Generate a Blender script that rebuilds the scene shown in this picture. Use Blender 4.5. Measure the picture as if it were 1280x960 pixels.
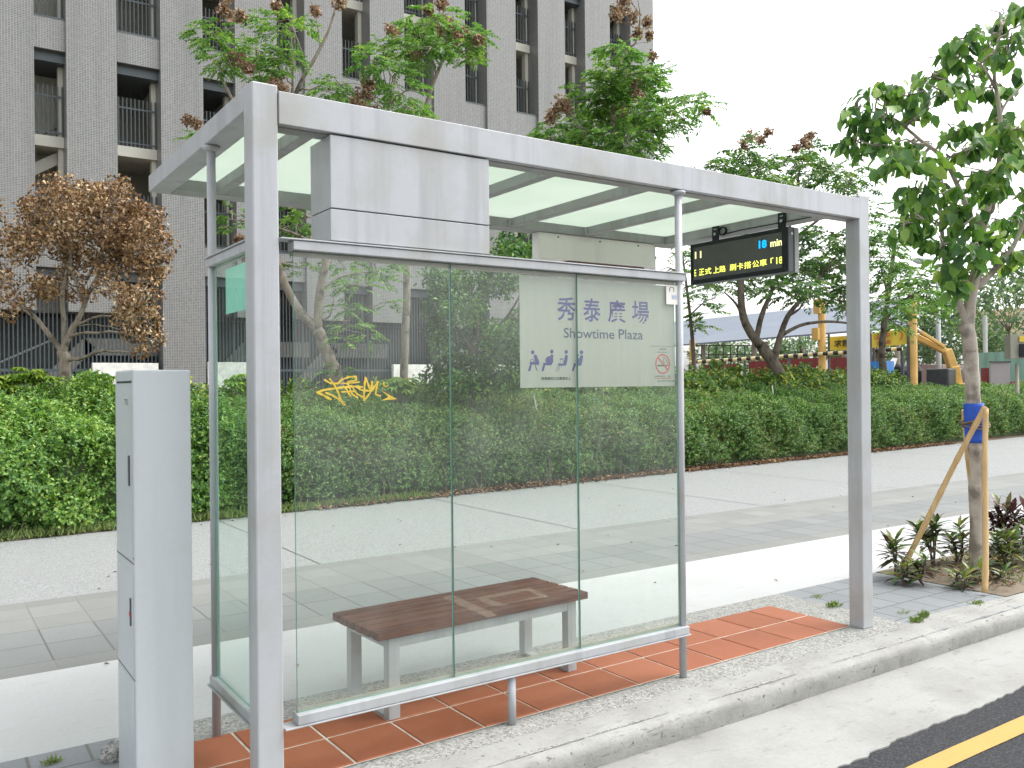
import bpy, bmesh, math, random
import numpy as np
from mathutils import Vector, Matrix

random.seed(7); RNG = np.random.default_rng(7)
scene = bpy.context.scene
for o in list(bpy.data.objects): bpy.data.objects.remove(o)
COL = scene.collection
R = math.radians

# ------------------------------------------------------------------ camera
CP = np.array([-1.0148, -3.1525, 1.4834]); YAW, PIT, ROL, FPX = R(34.2423), R(0.0611), R(-0.5853), 1094.237
_f = np.array([math.sin(YAW)*math.cos(PIT), math.cos(YAW)*math.cos(PIT), math.sin(PIT)])
_r = np.array([math.cos(YAW), -math.sin(YAW), 0.0]); _u = np.cross(_r, _f)
CR = _r*math.cos(ROL) + _u*math.sin(ROL); CU = -_r*math.sin(ROL) + _u*math.cos(ROL); CF = _f
cam_d = bpy.data.cameras.new('camera'); cam = bpy.data.objects.new('camera', cam_d); COL.objects.link(cam)
cam_d.sensor_fit = 'HORIZONTAL'; cam_d.sensor_width = 36.0; cam_d.lens = 36.0*FPX/1280.0
cam_d.clip_start = 0.05; cam_d.clip_end = 2000
m = Matrix.Identity(4)
for i in range(3):
    m[i][0] = CR[i]; m[i][1] = CU[i]; m[i][2] = -CF[i]; m[i][3] = CP[i]
cam.matrix_world = m
scene.camera = cam
scene.render.resolution_x = 1024; scene.render.resolution_y = 768

# ------------------------------------------------------------------ sky, sun, exposure
SUN_EL, SUN_AZ = R(56), R(108)           # azimuth clockwise from +y: a veiled sun high on the right
world = bpy.data.worlds.new('World'); scene.world = world; world.use_nodes = True
wn = world.node_tree.nodes; wl = world.node_tree.links; wn.clear()
sky = wn.new('ShaderNodeTexSky'); sky.sky_type = 'NISHITA'; sky.sun_disc = False
sky.sun_elevation = SUN_EL; sky.sun_rotation = SUN_AZ; sky.air_density = 1.0; sky.dust_density = 3.5; sky.ozone_density = 1.0
hsv = wn.new('ShaderNodeHueSaturation'); hsv.inputs['Saturation'].default_value = 0.12
bg = wn.new('ShaderNodeBackground'); bg.inputs['Strength'].default_value = 0.15
wo = wn.new('ShaderNodeOutputWorld')
wl.new(sky.outputs[0], hsv.inputs['Color']); wl.new(hsv.outputs[0], bg.inputs[0]); wl.new(bg.outputs[0], wo.inputs[0])
sun_d = bpy.data.lights.new('sun', 'SUN'); sun = bpy.data.objects.new('sun', sun_d); COL.objects.link(sun)
sun_d.energy = 0.5; sun_d.angle = R(45); sun_d.color = (1, .97, .92)
sd = Vector((math.sin(SUN_AZ)*math.cos(SUN_EL), math.cos(SUN_AZ)*math.cos(SUN_EL), math.sin(SUN_EL)))
sun.rotation_euler = sd.to_track_quat('Z', 'Y').to_euler(); sun.location = (0, 0, 30)
vs = scene.view_settings
vs.view_transform = 'Standard'; vs.look = 'None'; vs.exposure = 1.5; vs.gamma = 1.0; vs.use_curve_mapping = False

# ------------------------------------------------------------------ pixel helpers (measured on the 1280x960 photograph, give world points)
def ray(u, v): return CF + (u-640)/FPX*CR + (480-v)/FPX*CU
def onX(u, v, x): d = ray(u, v); return CP + (x-CP[0])/d[0]*d
def onY(u, v, y): d = ray(u, v); return CP + (y-CP[1])/d[1]*d
def onZ(u, v, z=0): d = ray(u, v); return CP + (z-CP[2])/d[2]*d
def atd(u, v, Z): return CP + Z*ray(u, v)          # Z: distance along the view axis

# ------------------------------------------------------------------ materials
MATS = {}
class NT:
    def __init__(s, name):
        s.m = bpy.data.materials.new(name); s.m.use_nodes = True; s.t = s.m.node_tree; s.n = s.t.nodes; s.n.clear()
        s.out = s.n.new('ShaderNodeOutputMaterial'); MATS[name] = s.m
    def N(s, typ, **kw):
        n = s.n.new('ShaderNode'+typ)
        for k, v in kw.items():
            if hasattr(n, k) and k not in n.inputs: setattr(n, k, v)
            else: n.inputs[k].default_value = v
        return n
    def L(s, a, b): s.t.links.new(a, b)
    def coord(s): return s.N('TexCoord').outputs['Object']
    def world(s): return s.N('NewGeometry').outputs['Position']
    def noise(s, vec, scale, detail=4, rough=.55):
        n = s.N('TexNoise'); n.inputs['Scale'].default_value = scale; n.inputs['Detail'].default_value = detail; n.inputs['Roughness'].default_value = rough
        s.L(vec, n.inputs['Vector']); return n.outputs['Fac']
    def ramp(s, fac, stops):
        n = s.N('ValToRGB'); e = n.color_ramp.elements
        while len(e) < len(stops): e.new(.5)
        for i, (p, c) in enumerate(stops):
            e[i].position = p; e[i].color = (c[0], c[1], c[2], 1) if len(c) == 3 else c
        s.L(fac, n.inputs[0]); return n.outputs[0]
    def mix(s, fac, a, b, typ='MIX'):
        n = s.N('MixRGB', blend_type=typ)
        for sock, val in ((n.inputs[0], fac), (n.inputs[1], a), (n.inputs[2], b)):
            if isinstance(val, (int, float)): sock.default_value = val
            elif isinstance(val, tuple): sock.default_value = (*val[:3], 1)
            else: s.L(val, sock)
        return n.outputs[0]
    def scale(s, vec, sc):
        n = s.N('Mapping'); n.inputs['Scale'].default_value = sc; s.L(vec, n.inputs['Vector']); return n.outputs[0]
    def bump(s, h, strength, dist):
        n = s.N('Bump'); n.inputs['Strength'].default_value = strength; n.inputs['Distance'].default_value = dist; s.L(h, n.inputs['Height']); return n.outputs[0]
    def pr(s, col, rough=.6, metal=0, nrm=None, spec=.5):
        p = s.N('BsdfPrincipled'); p.inputs['Metallic'].default_value = metal; p.inputs['Specular IOR Level'].default_value = spec
        for sock, val in ((p.inputs['Base Color'], col), (p.inputs['Roughness'], rough)):
            if isinstance(val, (int, float)): sock.default_value = val
            elif isinstance(val, tuple): sock.default_value = (*val[:3], 1)
            else: s.L(val, sock)
        if nrm is not None: s.L(nrm, p.inputs['Normal'])
        return p.outputs[0]
    def end(s, sh): s.L(sh, s.out.inputs[0]); return s.m

def plain(name, col, rough=.55, metal=0, var=.18, scale=6, spec=.5, bump=0):
    t = NT(name); w = t.world(); f = t.noise(w, scale, 5)
    lo = tuple(c*(1-var) for c in col); hi = tuple(min(1, c*(1+var)) for c in col)
    c = t.ramp(f, [(.3, lo), (.7, hi)])
    nr = t.bump(t.noise(w, scale*12, 3), bump, .005) if bump else None
    return t.end(t.pr(c, rough, metal, nr, spec))

def steel(name, col, rough=.42, stain=1.15, metal=.1):
    t = NT(name); w = t.world()
    streak = t.noise(t.scale(w, (9, 9, .5)), 1.0, 5, .6)
    blot = t.noise(w, 3.5, 5)
    c = t.mix(t.ramp(streak, [(.50, (0, 0, 0)), (.72, (1, 1, 1))]), col, tuple(x*(1-.26*stain) for x in col))
    c = t.mix(t.ramp(blot, [(.45, (0, 0, 0)), (.72, (1, 1, 1))]), c, (col[0]*(1-.15*stain), col[1]*(1-.17*stain), col[2]*(1-.24*stain)))
    fine = t.noise(w, 55, 3)
    c = t.mix(.05, c, t.ramp(fine, [(.35, tuple(x*.75 for x in col)), (.65, tuple(min(1, x*1.2) for x in col))]))
    rr = t.ramp(blot, [(.3, (rough*.85,)*3), (.7, (min(1, rough*1.3),)*3)])
    return t.end(t.pr(c, rr, metal, None, .5))
STEEL = steel('grey_coated_steel', (.425, .44, .462))
STEEL_SHADE = steel('grey_coated_steel_shaded', (.34, .35, .35), .5)  # same steel paint, darker: shade under the roof put into the colour
CABM = steel('cabinet_grey_paint', (.455, .495, .515), .4, .35, .0)
BOXW = steel('white_box_paint', (.84, .83, .80), .5, .4, 0)
BLACK = plain('black_housing', (.012, .015, .018), .5, spec=.25)
DARKGREY = plain('dark_grey_metal', (.07, .08, .09), .45)
SCREEN = plain('screen_dark', (.085, .09, .085), .25, 0, .1, spec=.35)

def glass_mat(name, tint, dirt, rough=0.0):
    t = NT(name); w = t.world()
    tr = t.N('BsdfTransparent'); tr.inputs[0].default_value = (*tint, 1)
    gl = t.N('BsdfGlossy'); gl.inputs['Roughness'].default_value = rough; gl.inputs[0].default_value = (1, 1, 1, 1)
    fr = t.N('Fresnel'); fr.inputs[0].default_value = 1.45
    gb = t.N('NewGeometry'); fb = t.N('Math', operation='SUBTRACT'); fb.inputs[0].default_value = 1; t.L(gb.outputs['Backfacing'], fb.inputs[1])
    ff = t.N('Math', operation='MULTIPLY'); t.L(fr.outputs[0], ff.inputs[0]); t.L(fb.outputs[0], ff.inputs[1])
    mx = t.N('MixShader'); t.L(ff.outputs[0], mx.inputs[0]); t.L(tr.outputs[0], mx.inputs[1]); t.L(gl.outputs[0], mx.inputs[2])
    df = t.N('BsdfDiffuse'); df.inputs[0].default_value = (.72, .78, .74, 1)
    sx = t.N('SeparateXYZ'); t.L(w, sx.inputs[0])
    low = t.ramp(sx.outputs[2], [(.25, (1, 1, 1)), (.62, (0, 0, 0))])
    n1 = t.noise(w, 2.2, 6, .65); n2 = t.noise(t.scale(w, (30, 30, 2.5)), 1, 4)
    d = t.ramp(n1, [(.38, (.25,)*3), (.75, (1, 1, 1))])
    d = t.mix(.4, d, n2, 'MULTIPLY'); d = t.mix(.25, d, low, 'ADD')
    k = t.N('Math', operation='MULTIPLY'); t.L(d, k.inputs[0]); k.inputs[1].default_value = dirt
    m2 = t.N('MixShader'); t.L(k.outputs[0], m2.inputs[0]); t.L(mx.outputs[0], m2.inputs[1]); t.L(df.outputs[0], m2.inputs[2])
    return t.end(m2.outputs[0])
GLASS = glass_mat('clear_green_glass', (.948, .974, .958), .085)
GLASS_S = glass_mat('side_green_glass', (.90, .967, .937), .06)
t = NT('glass_edge_green'); GEDGE = t.end(t.pr((.17, .33, .27), .15))
def frosted():
    t = NT('frosted_roof_glass'); w = t.world()
    n = t.noise(w, 1.6, 4); c = t.ramp(n, [(.35, (.61, .675, .61)), (.65, (.65, .705, .645))])
    a = t.N('BsdfTranslucent'); t.L(c, a.inputs[0]); b = t.N('BsdfDiffuse'); t.L(c, b.inputs[0])
    mx = t.N('MixShader'); mx.inputs[0].default_value = .18; t.L(a.outputs[0], mx.inputs[1]); t.L(b.outputs[0], mx.inputs[2])
    g = t.N('BsdfGlossy'); g.inputs['Roughness'].default_value = .12
    m2 = t.N('MixShader'); m2.inputs[0].default_value = .05; t.L(mx.outputs[0], m2.inputs[1]); t.L(g.outputs[0], m2.inputs[2])
    return t.end(m2.outputs[0])
ROOFGL = frosted()
def film():
    t = NT('frosted_film'); w = t.world()
    n = t.noise(t.scale(w, (40, 40, 3)), 1, 4); c = t.ramp(n, [(.3, (.585, .595, .54)), (.7, (.64, .645, .585))])
    a = t.N('BsdfDiffuse'); t.L(c, a.inputs[0]); b = t.N('BsdfTranslucent'); t.L(c, b.inputs[0])
    mx = t.N('MixShader'); mx.inputs[0].default_value = .35; t.L(a.outputs[0], mx.inputs[1]); t.L(b.outputs[0], mx.inputs[2])
    tr = t.N('BsdfTransparent'); m2 = t.N('MixShader'); m2.inputs[0].default_value = .06; t.L(mx.outputs[0], m2.inputs[1]); t.L(tr.outputs[0], m2.inputs[2])
    return t.end(m2.outputs[0])
FILM = film()
INK_B = plain('blue_violet_ink', (.055, .055, .22), .5, 0, .05)
INK_N = plain('navy_ink', (.045, .07, .14), .5, 0, .05)
INK_G = plain('dark_green_ink', (.05, .08, .055), .5, 0, .05)
INK_R = plain('faded_red_ink', (.52, .085, .07), .5, 0, .05)
INK_LB = plain('pale_blue_ink', (.35, .45, .68), .5, 0, .05)
INK_K = plain('black_ink', (.02, .02, .02), .5, 0, .05)
STICK_W = plain('white_sticker', (.80, .79, .74), .45, 0, .04)
MINT = plain('mint_sticker', (.46, .86, .74), .45, 0, .05, 3)
SPRAY = plain('yellow_spray_paint', (.60, .42, .05), .5, 0, .25, 25)

def emit(name, col, st):
    t = NT(name); e = t.N('Emission'); e.inputs[0].default_value = (*col, 1); e.inputs[1].default_value = st; return t.end(e.outputs[0])
LED_Y = emit('yellow_led', (.80, .85, .13), .75); LED_W = emit('pale_yellow_led', (.90, .86, .36), .75); LED_C = emit('cyan_led', (.005, .36, .95), .75)

def wood():
    t = NT('bench_wood'); w = t.coord()
    g = t.noise(t.scale(w, (2.2, 60, 60)), 1.0, 6, .65); big = t.noise(w, 5, 4)
    c = t.ramp(g, [(.3, (.060, .021, .014)), (.5, (.145, .050, .031)), (.72, (.24, .10, .06))])
    c = t.mix(t.ramp(big, [(.4, (0, 0, 0)), (.7, (.55,)*3)]), c, (.14, .07, .05))
    gi = t.N('NewGeometry'); c = t.mix(.5, c, t.ramp(gi.outputs['Random Per Island'], [(0, (.5, .45, .42)), (1, (1, .95, .9))]), 'MULTIPLY')
    return t.end(t.pr(c, .7, 0, t.bump(g, .3, .003), .22))
WOOD = wood()

def terracotta():
    t = NT('terracotta_tile'); w = t.world(); gi = t.N('NewGeometry')
    b = t.ramp(gi.outputs['Random Per Island'], [(0, (.28, .096, .048)), (.5, (.315, .110, .056)), (1, (.35, .130, .070))])
    n = t.noise(w, 7, 6, .65); c = t.mix(t.ramp(n, [(.45, (0, 0, 0)), (.8, (.55,)*3)]), b, (.37, .16, .10))
    n2 = t.noise(w, 22, 5, .7); c = t.mix(t.ramp(n2, [(.60, (0, 0, 0)), (.78, (.5,)*3)]), c, (.23, .085, .05))
    n3 = t.noise(w, 3.1, 3); c = t.mix(t.ramp(n3, [(.66, (0, 0, 0)), (.74, (.45,)*3)]), c, (.15, .07, .05))
    return t.end(t.pr(c, t.ramp(n, [(.3, (.5,)*3), (.7, (.75,)*3)]), 0, t.bump(n2, .08, .003), .2))
TERRA = terracotta()
GROUT = plain('pale_grout', (.52, .48, .41), .9, 0, .25, 14)

def aggregate(name, lo, mid, hi, cell=170, stain=(.6, .58, .54), amt=.3):
    t = NT(name); w = t.world()
    v = t.N('TexVoronoi'); v.inputs['Scale'].default_value = cell; t.L(w, v.inputs['Vector'])
    sp = t.N('SeparateColor'); t.L(v.outputs['Color'], sp.inputs[0])
    c = t.ramp(sp.outputs[0], [(0, lo), (.28, mid), (.6, hi), (1, tuple(min(1, x*1.2) for x in hi))])
    v2 = t.N('TexVoronoi'); v2.inputs['Scale'].default_value = cell*.45; t.L(w, v2.inputs['Vector'])
    s2 = t.N('SeparateColor'); t.L(v2.outputs['Color'], s2.inputs[0])
    c = t.mix(.35, c, t.ramp(s2.outputs[1], [(0, lo), (.5, hi), (1, tuple(min(1, x*1.25) for x in hi))]))
    n = t.noise(w, 1.3, 6, .6); c = t.mix(t.ramp(n, [(.4, (0, 0, 0)), (.75, (amt,)*3)]), c, stain)
    return t.end(t.pr(c, .85, 0, t.bump(sp.outputs[0], .3, .003), .3))
AGG = aggregate('exposed_aggregate', (.12, .125, .12), (.205, .215, .21), (.28, .29, .285), 190, (.25, .255, .245))
AGG_P = aggregate('washed_stone_border', (.07, .07, .065), (.20, .20, .19), (.35, .35, .33), 150, (.28, .27, .24))

def concrete(name, col, dirt, seed=0, amt=.6, sc=1.0, bumpd=.004, pits=False):
    t = NT(name); w = t.N('VectorMath', operation='ADD'); g = t.N('NewGeometry'); t.L(g.outputs['Position'], w.inputs[0]); w.inputs[1].default_value = (seed*7.3, seed*3.1, 0); w = w.outputs[0]
    n1 = t.noise(w, 1.1*sc, 7, .62); n2 = t.noise(t.scale(w, (2, 6, 6)), 2.2*sc, 6, .7); n3 = t.noise(w, 60, 4)
    c = t.mix(t.ramp(n1, [(.42, (0, 0, 0)), (.78, (amt,)*3)]), col, dirt)
    c = t.mix(t.ramp(n2, [(.58, (0, 0, 0)), (.76, (amt*.8,)*3)]), c, tuple(x*.62 for x in dirt))
    c = t.mix(.18, c, t.ramp(n3, [(.3, tuple(x*.7 for x in col)), (.7, tuple(min(1, x*1.2) for x in col))]))
    if pits:
        n4 = t.noise(w, 26, 3, .6); n5 = t.noise(t.scale(w, (1, 7, 7)), 3.3, 5, .7)
        c = t.mix(t.ramp(n4, [(.64, (0, 0, 0)), (.70, (.8,)*3)]), c, tuple(x*.35 for x in dirt)); c = t.mix(t.ramp(n5, [(.60, (0, 0, 0)), (.66, (.65,)*3)]), c, tuple(x*.7 for x in dirt))
    h = t.mix(.5, n2, n3)
    return t.end(t.pr(c, .88, 0, t.bump(h, .35, bumpd), .25))
WHITE_C = concrete('pale_concrete', (.45, .46, .455), (.36, .355, .335), 0, .5)
KERB_M = concrete('kerb_concrete', (.345, .345, .325), (.17, .165, .148), 1, .8, 2.2, .014, True)
GUTTER_M = concrete('gutter_concrete', (.335, .335, .322), (.195, .19, .172), 2, 1.0, 1.3, .005)
SOIL = concrete('dry_soil', (.17, .14, .10), (.26, .22, .16), 3, .9, 4, .02)
SOIL_B = concrete('bed_soil', (.13, .09, .065), (.20, .15, .10), 4, .9, 3, .02)
GROUND_M = concrete('far_ground', (.24, .23, .19), (.16, .18, .10), 5, .9, .2, .01)
def asphalt():
    t = NT('asphalt'); w = t.world(); v = t.N('TexVoronoi'); v.inputs['Scale'].default_value = 140; t.L(w, v.inputs['Vector'])
    sp = t.N('SeparateColor'); t.L(v.outputs['Color'], sp.inputs[0])
    c = t.ramp(sp.outputs[0], [(0, (.034, .035, .039)), (.7, (.052, .054, .059)), (1, (.085, .085, .087))])
    n = t.noise(w, .9, 5); c = t.mix(t.ramp(n, [(.4, (0, 0, 0)), (.7, (.4,)*3)]), c, (.056, .056, .057))
    return t.end(t.pr(c, .9, 0, t.bump(sp.outputs[0], .5, .004), .08))
ASPH = asphalt()
YPAINT = concrete('yellow_road_paint', (.44, .30, .10), (.36, .26, .10), 6, .5, 4)

def paver(name, col, bw, bh, offset=0.0, mort=.006, mcol=(.20, .20, .18), var=.1):
    t = NT(name); w = t.coord(); b = t.N('TexBrick')
    b.offset = offset; b.squash = 1.0
    for k, v in (('Scale', 1.0), ('Mortar Size', mort), ('Mortar Smooth', .3), ('Brick Width', bw), ('Row Height', bh), ('Bias', 0.0)): b.inputs[k].default_value = v
    b.inputs['Color1'].default_value = (*[x*(1-var) for x in col], 1); b.inputs['Color2'].default_value = (*[x*(1+var) for x in col], 1)
    b.inputs['Mortar'].default_value = (*mcol, 1)
    t.L(w, b.inputs['Vector'])
    n = t.noise(w, 3.5, 6, .65); n2 = t.noise(w, 70, 3)
    c = t.mix(t.ramp(n, [(.42, (0, 0, 0)), (.75, (.45,)*3)]), b.outputs[0], tuple(x*.80 for x in col))
    c = t.mix(.15, c, t.ramp(n2, [(.3, tuple(x*.6 for x in col)), (.7, tuple(min(1, x*1.3) for x in col))]))
    inv = t.N('Math', operation='SUBTRACT'); inv.inputs[0].default_value = 1; t.L(b.outputs['Fac'], inv.inputs[1])
    return t.end(t.pr(c, .85, 0, t.bump(inv.outputs[0], .5, .004), .3))
PAV_L = paver('light_pavers', (.22, .225, .215), .31, .325, 0, .006, (.17, .17, .155))
PAV_D = paver('dark_pavers', (.195, .205, .20), .31, .375, 0, .006, (.10, .10, .095))
PAV_E = paver('edge_pavers', (.205, .21, .20), .155*2, .20, 0, .006, (.20, .20, .18))
PAV_S = paver('small_grey_pavers', (.235, .25, .26), .22, .115*2, .5, .007, (.13, .13, .11))

def facade():
    t = NT('mosaic_facade_tile'); w = t.world(); sp = t.N('SeparateXYZ'); t.L(w, sp.inputs[0])
    ad = t.N('Math', operation='ADD'); t.L(sp.outputs[0], ad.inputs[0]); t.L(sp.outputs[1], ad.inputs[1])
    cb = t.N('CombineXYZ'); t.L(ad.outputs[0], cb.inputs[0]); t.L(sp.outputs[2], cb.inputs[1])
    b = t.N('TexBrick'); b.offset = .0; b.squash = 1
    for k, v in (('Scale', 1.0), ('Mortar Size', .0065), ('Mortar Smooth', .1), ('Brick Width', .068), ('Row Height', .046), ('Bias', 0.0)): b.inputs[k].default_value = v
    b.inputs['Color1'].default_value = (.097, .103, .101, 1); b.inputs['Color2'].default_value = (.178, .174, .168, 1); b.inputs['Mortar'].default_value = (.31, .322, .312, 1)
    t.L(cb.outputs[0], b.inputs['Vector'])
    n = t.noise(w, .6, 5); c = t.mix(t.ramp(n, [(.4, (0, 0, 0)), (.7, (.3,)*3)]), b.outputs[0], (.215, .205, .197))
    sk = t.noise(t.scale(w, (2.2, 2.2, .12)), 1, 5); c = t.mix(t.ramp(sk, [(.5, (0, 0, 0)), (.75, (.35,)*3)]), c, (.10, .10, .098))
    return t.end(t.pr(c, .34, 0, None, .6))
FACADE = facade()
CREAM = plain('cream_wall', (.58, .57, .50), .7, 0, .06, 1.5)
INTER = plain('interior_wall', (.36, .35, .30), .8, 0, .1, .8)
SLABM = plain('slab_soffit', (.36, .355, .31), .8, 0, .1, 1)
BARS = plain('dark_bar_paint', (.065, .085, .095), .4, 0, .1, 2)

def leafmat(name, stops, rough=.45, trans=.28, spec=.4, clump=1.2):
    k = (1.6, 1.65, 2.1) if name not in ('dry_brown_leaf', 'seed_pod', 'leaf_litter_leaf', 'purple_croton_leaf') else (1.25, 1.25, 1.25)
    stops = [(p, tuple(min(.8, a*b) for a, b in zip(c, k))) for p, c in stops]
    t = NT(name); g = t.N('NewGeometry'); w = g.outputs['Position']
    n = t.noise(w, clump, 3); ad = t.N('Math', operation='MULTIPLY_ADD'); t.L(n, ad.inputs[0]); ad.inputs[1].default_value = .9; ad.inputs[2].default_value = -.45
    s = t.N('Math', operation='ADD', use_clamp=True); t.L(g.outputs['Random Per Island'], s.inputs[0]); t.L(ad.outputs[0], s.inputs[1])
    c = t.ramp(s.outputs[0], stops)
    p = t.pr(c, rough, 0, None, spec)
    tr = t.N('BsdfTranslucent'); cc = t.mix(1.0, c, (1.35, 1.45, .7), 'MULTIPLY'); t.L(cc, tr.inputs[0])
    mx = t.N('MixShader'); mx.inputs[0].default_value = trans; t.L(p, mx.inputs[1]); t.L(tr.outputs[0], mx.inputs[2])
    return t.end(mx.outputs[0])
L_HEDGE = leafmat('clipped_hedge_leaf', [(0, (.032, .070, .018)), (.4, (.060, .125, .026)), (.75, (.105, .185, .036)), (.93, (.17, .25, .05)), (1, (.20, .13, .05))])
L_BUSH = leafmat('bushy_hedge_leaf', [(0, (.038, .085, .018)), (.4, (.075, .155, .028)), (.75, (.135, .235, .036)), (1, (.22, .29, .055))])
L_BACK = leafmat('back_hedge_leaf', [(0, (.030, .070, .018)), (.45, (.060, .12, .024)), (.8, (.13, .19, .03)), (1, (.30, .30, .04))])
L_SCHEF = leafmat('umbrella_plant_leaf', [(0, (.07, .15, .025)), (.5, (.16, .26, .035)), (1, (.32, .38, .06))])
L_FROND = leafmat('feathery_leaf', [(0, (.035, .085, .022)), (.5, (.075, .155, .032)), (.85, (.125, .215, .042)), (1, (.19, .25, .05))], .5, .35)
L_FROND_D = leafmat('dark_feathery_leaf', [(0, (.028, .065, .020)), (.5, (.055, .115, .028)), (.85, (.09, .16, .036)), (1, (.16, .19, .05))], .5, .32)
L_BUSHT = leafmat('small_tree_leaf', [(0, (.026, .062, .02)), (.5, (.055, .115, .03)), (.9, (.11, .19, .04)), (1, (.16, .24, .05))], .4)
L_BIG = leafmat('broad_leaf', [(0, (.030, .074, .020)), (.45, (.064, .138, .028)), (.85, (.125, .21, .036)), (1, (.20, .27, .055))], .38, .35)
L_FAR = leafmat('far_leaf', [(0, (.05, .09, .045)), (.6, (.09, .14, .06)), (1, (.14, .19, .08))], .6, .25)
L_DRY = leafmat('dry_brown_leaf', [(0, (.075, .040, .019)), (.4, (.175, .098, .047)), (.75, (.31, .19, .098)), (1, (.56, .43, .29))], .6, .15)
L_POD = leafmat('seed_pod', [(0, (.13, .075, .05)), (.5, (.26, .165, .12)), (1, (.46, .34, .26))], .6, .2)
L_CROTON = leafmat('croton_leaf', [(0, (.03, .014, .014)), (.25, (.05, .03, .018)), (.4, (.03, .06, .014)), (.8, (.065, .105, .02)), (1, (.20, .20, .035))], .3, .15, .5, 9)
L_CROTON_P = leafmat('purple_croton_leaf', [(0, (.03, .014, .02)), (.5, (.07, .028, .035)), (.8, (.10, .04, .03)), (1, (.10, .14, .03))], .3, .15, .5, 9)
L_GRASS = leafmat('weed_leaf', [(0, (.07, .11, .03)), (1, (.18, .22, .06))], .6, .3)
L_LITTER = leafmat('leaf_litter_leaf', [(0, (.06, .035, .02)), (.6, (.17, .09, .05)), (1, (.30, .20, .11))], .8, .05)
CORE = plain('inner_twigs', (.055, .085, .03), .8, 0, .4, 12)

def bark(name, a, b, sc=14):
    t = NT(name); w = t.world(); n = t.noise(t.scale(w, (1, 1, .35)), sc, 6, .65); n2 = t.noise(w, 5, 4)
    c = t.ramp(n, [(.3, a), (.65, b)]); c = t.mix(t.ramp(n2, [(.5, (0, 0, 0)), (.62, (.75,)*3)]), c, tuple(x*.42 for x in a))
    return t.end(t.pr(c, .85, 0, t.bump(n, .5, .01), .2))
BARK_G = bark('grey_bark', (.20, .165, .13), (.34, .30, .25))
BARK_N = bark('pale_mottled_bark', (.33, .28, .235), (.50, .45, .39), 9)
BARK_D = bark('dark_bark', (.10, .08, .065), (.19, .16, .13))
def bamboo():
    t = NT('bamboo'); w = t.coord(); n = t.noise(t.scale(w, (30, 30, 2)), 1, 5); c = t.ramp(n, [(.3, (.46, .29, .12)), (.7, (.64, .45, .22))])
    n2 = t.noise(w, 3, 3); c = t.mix(t.ramp(n2, [(.5, (0, 0, 0)), (.7, (.5,)*3)]), c, (.60, .40, .20)); return t.end(t.pr(c, .45))
BAMBOO = bamboo()
BLUE = plain('blue_wrap', (.015, .085, .48), .5, 0, .1, 20)
ROPE = plain('old_rope', (.20, .15, .10), .9)
YEL = plain('yellow_machine_paint', (.66, .42, .13), .6, 0, .15, 2)
BANNER = plain('yellow_banner', (.68, .52, .05), .6, 0, .08, 2)
GREYROOF = plain('grey_blue_roofing', (.17, .20, .245), .6, 0, .06, .7)
REDP = plain('dark_red_panel', (.20, .035, .035), .6, 0, .15, 2)
TEAL = plain('mint_green_sheeting', (.26, .47, .39), .55, 0, .08, 1)
GREYD = plain('grey_shutter', (.30, .29, .29), .6, 0, .06, 2)
BLUED = plain('blue_tarp', (.03, .20, .56), .5, 0, .12, 3)
LAMPM = plain('galvanised_pole', (.50, .53, .55), .5, .2, .06, 2)
TANW = plain('tan_wall', (.62, .50, .36), .8, 0, .08, .4)
SIGNB = plain('weathered_box', (.30, .29, .24), .6, 0, .15, 3)
BROWNR = plain('rusty_roof', (.17, .10, .08), .7, 0, .2, 2)
CONC = plain('concrete_post', (.36, .33, .28), .85, 0, .12, 3)
WHITEP = plain('white_plastic', (.74, .74, .72), .5, 0, .05)
REDS = plain('red_tag', (.5, .03, .03), .5)

# ------------------------------------------------------------------ mesh helpers
ORG = {}
def org(p): return ORG.get(p.name, Vector((0, 0, 0))) if p is not None else Vector((0, 0, 0))
def tag(o, label=None, cat=None, group=None, kind=None):
    if label: o['label'] = label
    if cat: o['category'] = cat
    if group: o['group'] = group
    if kind: o['kind'] = kind
    return o
def empty(name, loc, label, cat, group=None):
    o = bpy.data.objects.new(name, None); COL.objects.link(o); o.location = loc; o.empty_display_size = .2
    ORG[o.name] = Vector(loc); return tag(o, label, cat, group)
def link_mesh(name, me, mat, parent=None, loc=None, smooth=False, bevel=0):
    o = bpy.data.objects.new(name, me); COL.objects.link(o)
    mats = mat if isinstance(mat, (list, tuple)) else [mat]
    for mm in mats: me.materials.append(mm)
    if parent is not None: o.parent = parent; ORG[o.name] = org(parent)
    elif loc is not None: o.location = loc; ORG[o.name] = Vector(loc)
    if smooth: me.polygons.foreach_set('use_smooth', [True]*len(me.polygons))
    if bevel:
        b = o.modifiers.new('bevel', 'BEVEL'); b.width = bevel; b.segments = 2; b.limit_method = 'ANGLE'; b.angle_limit = R(40)
    return o
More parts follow.
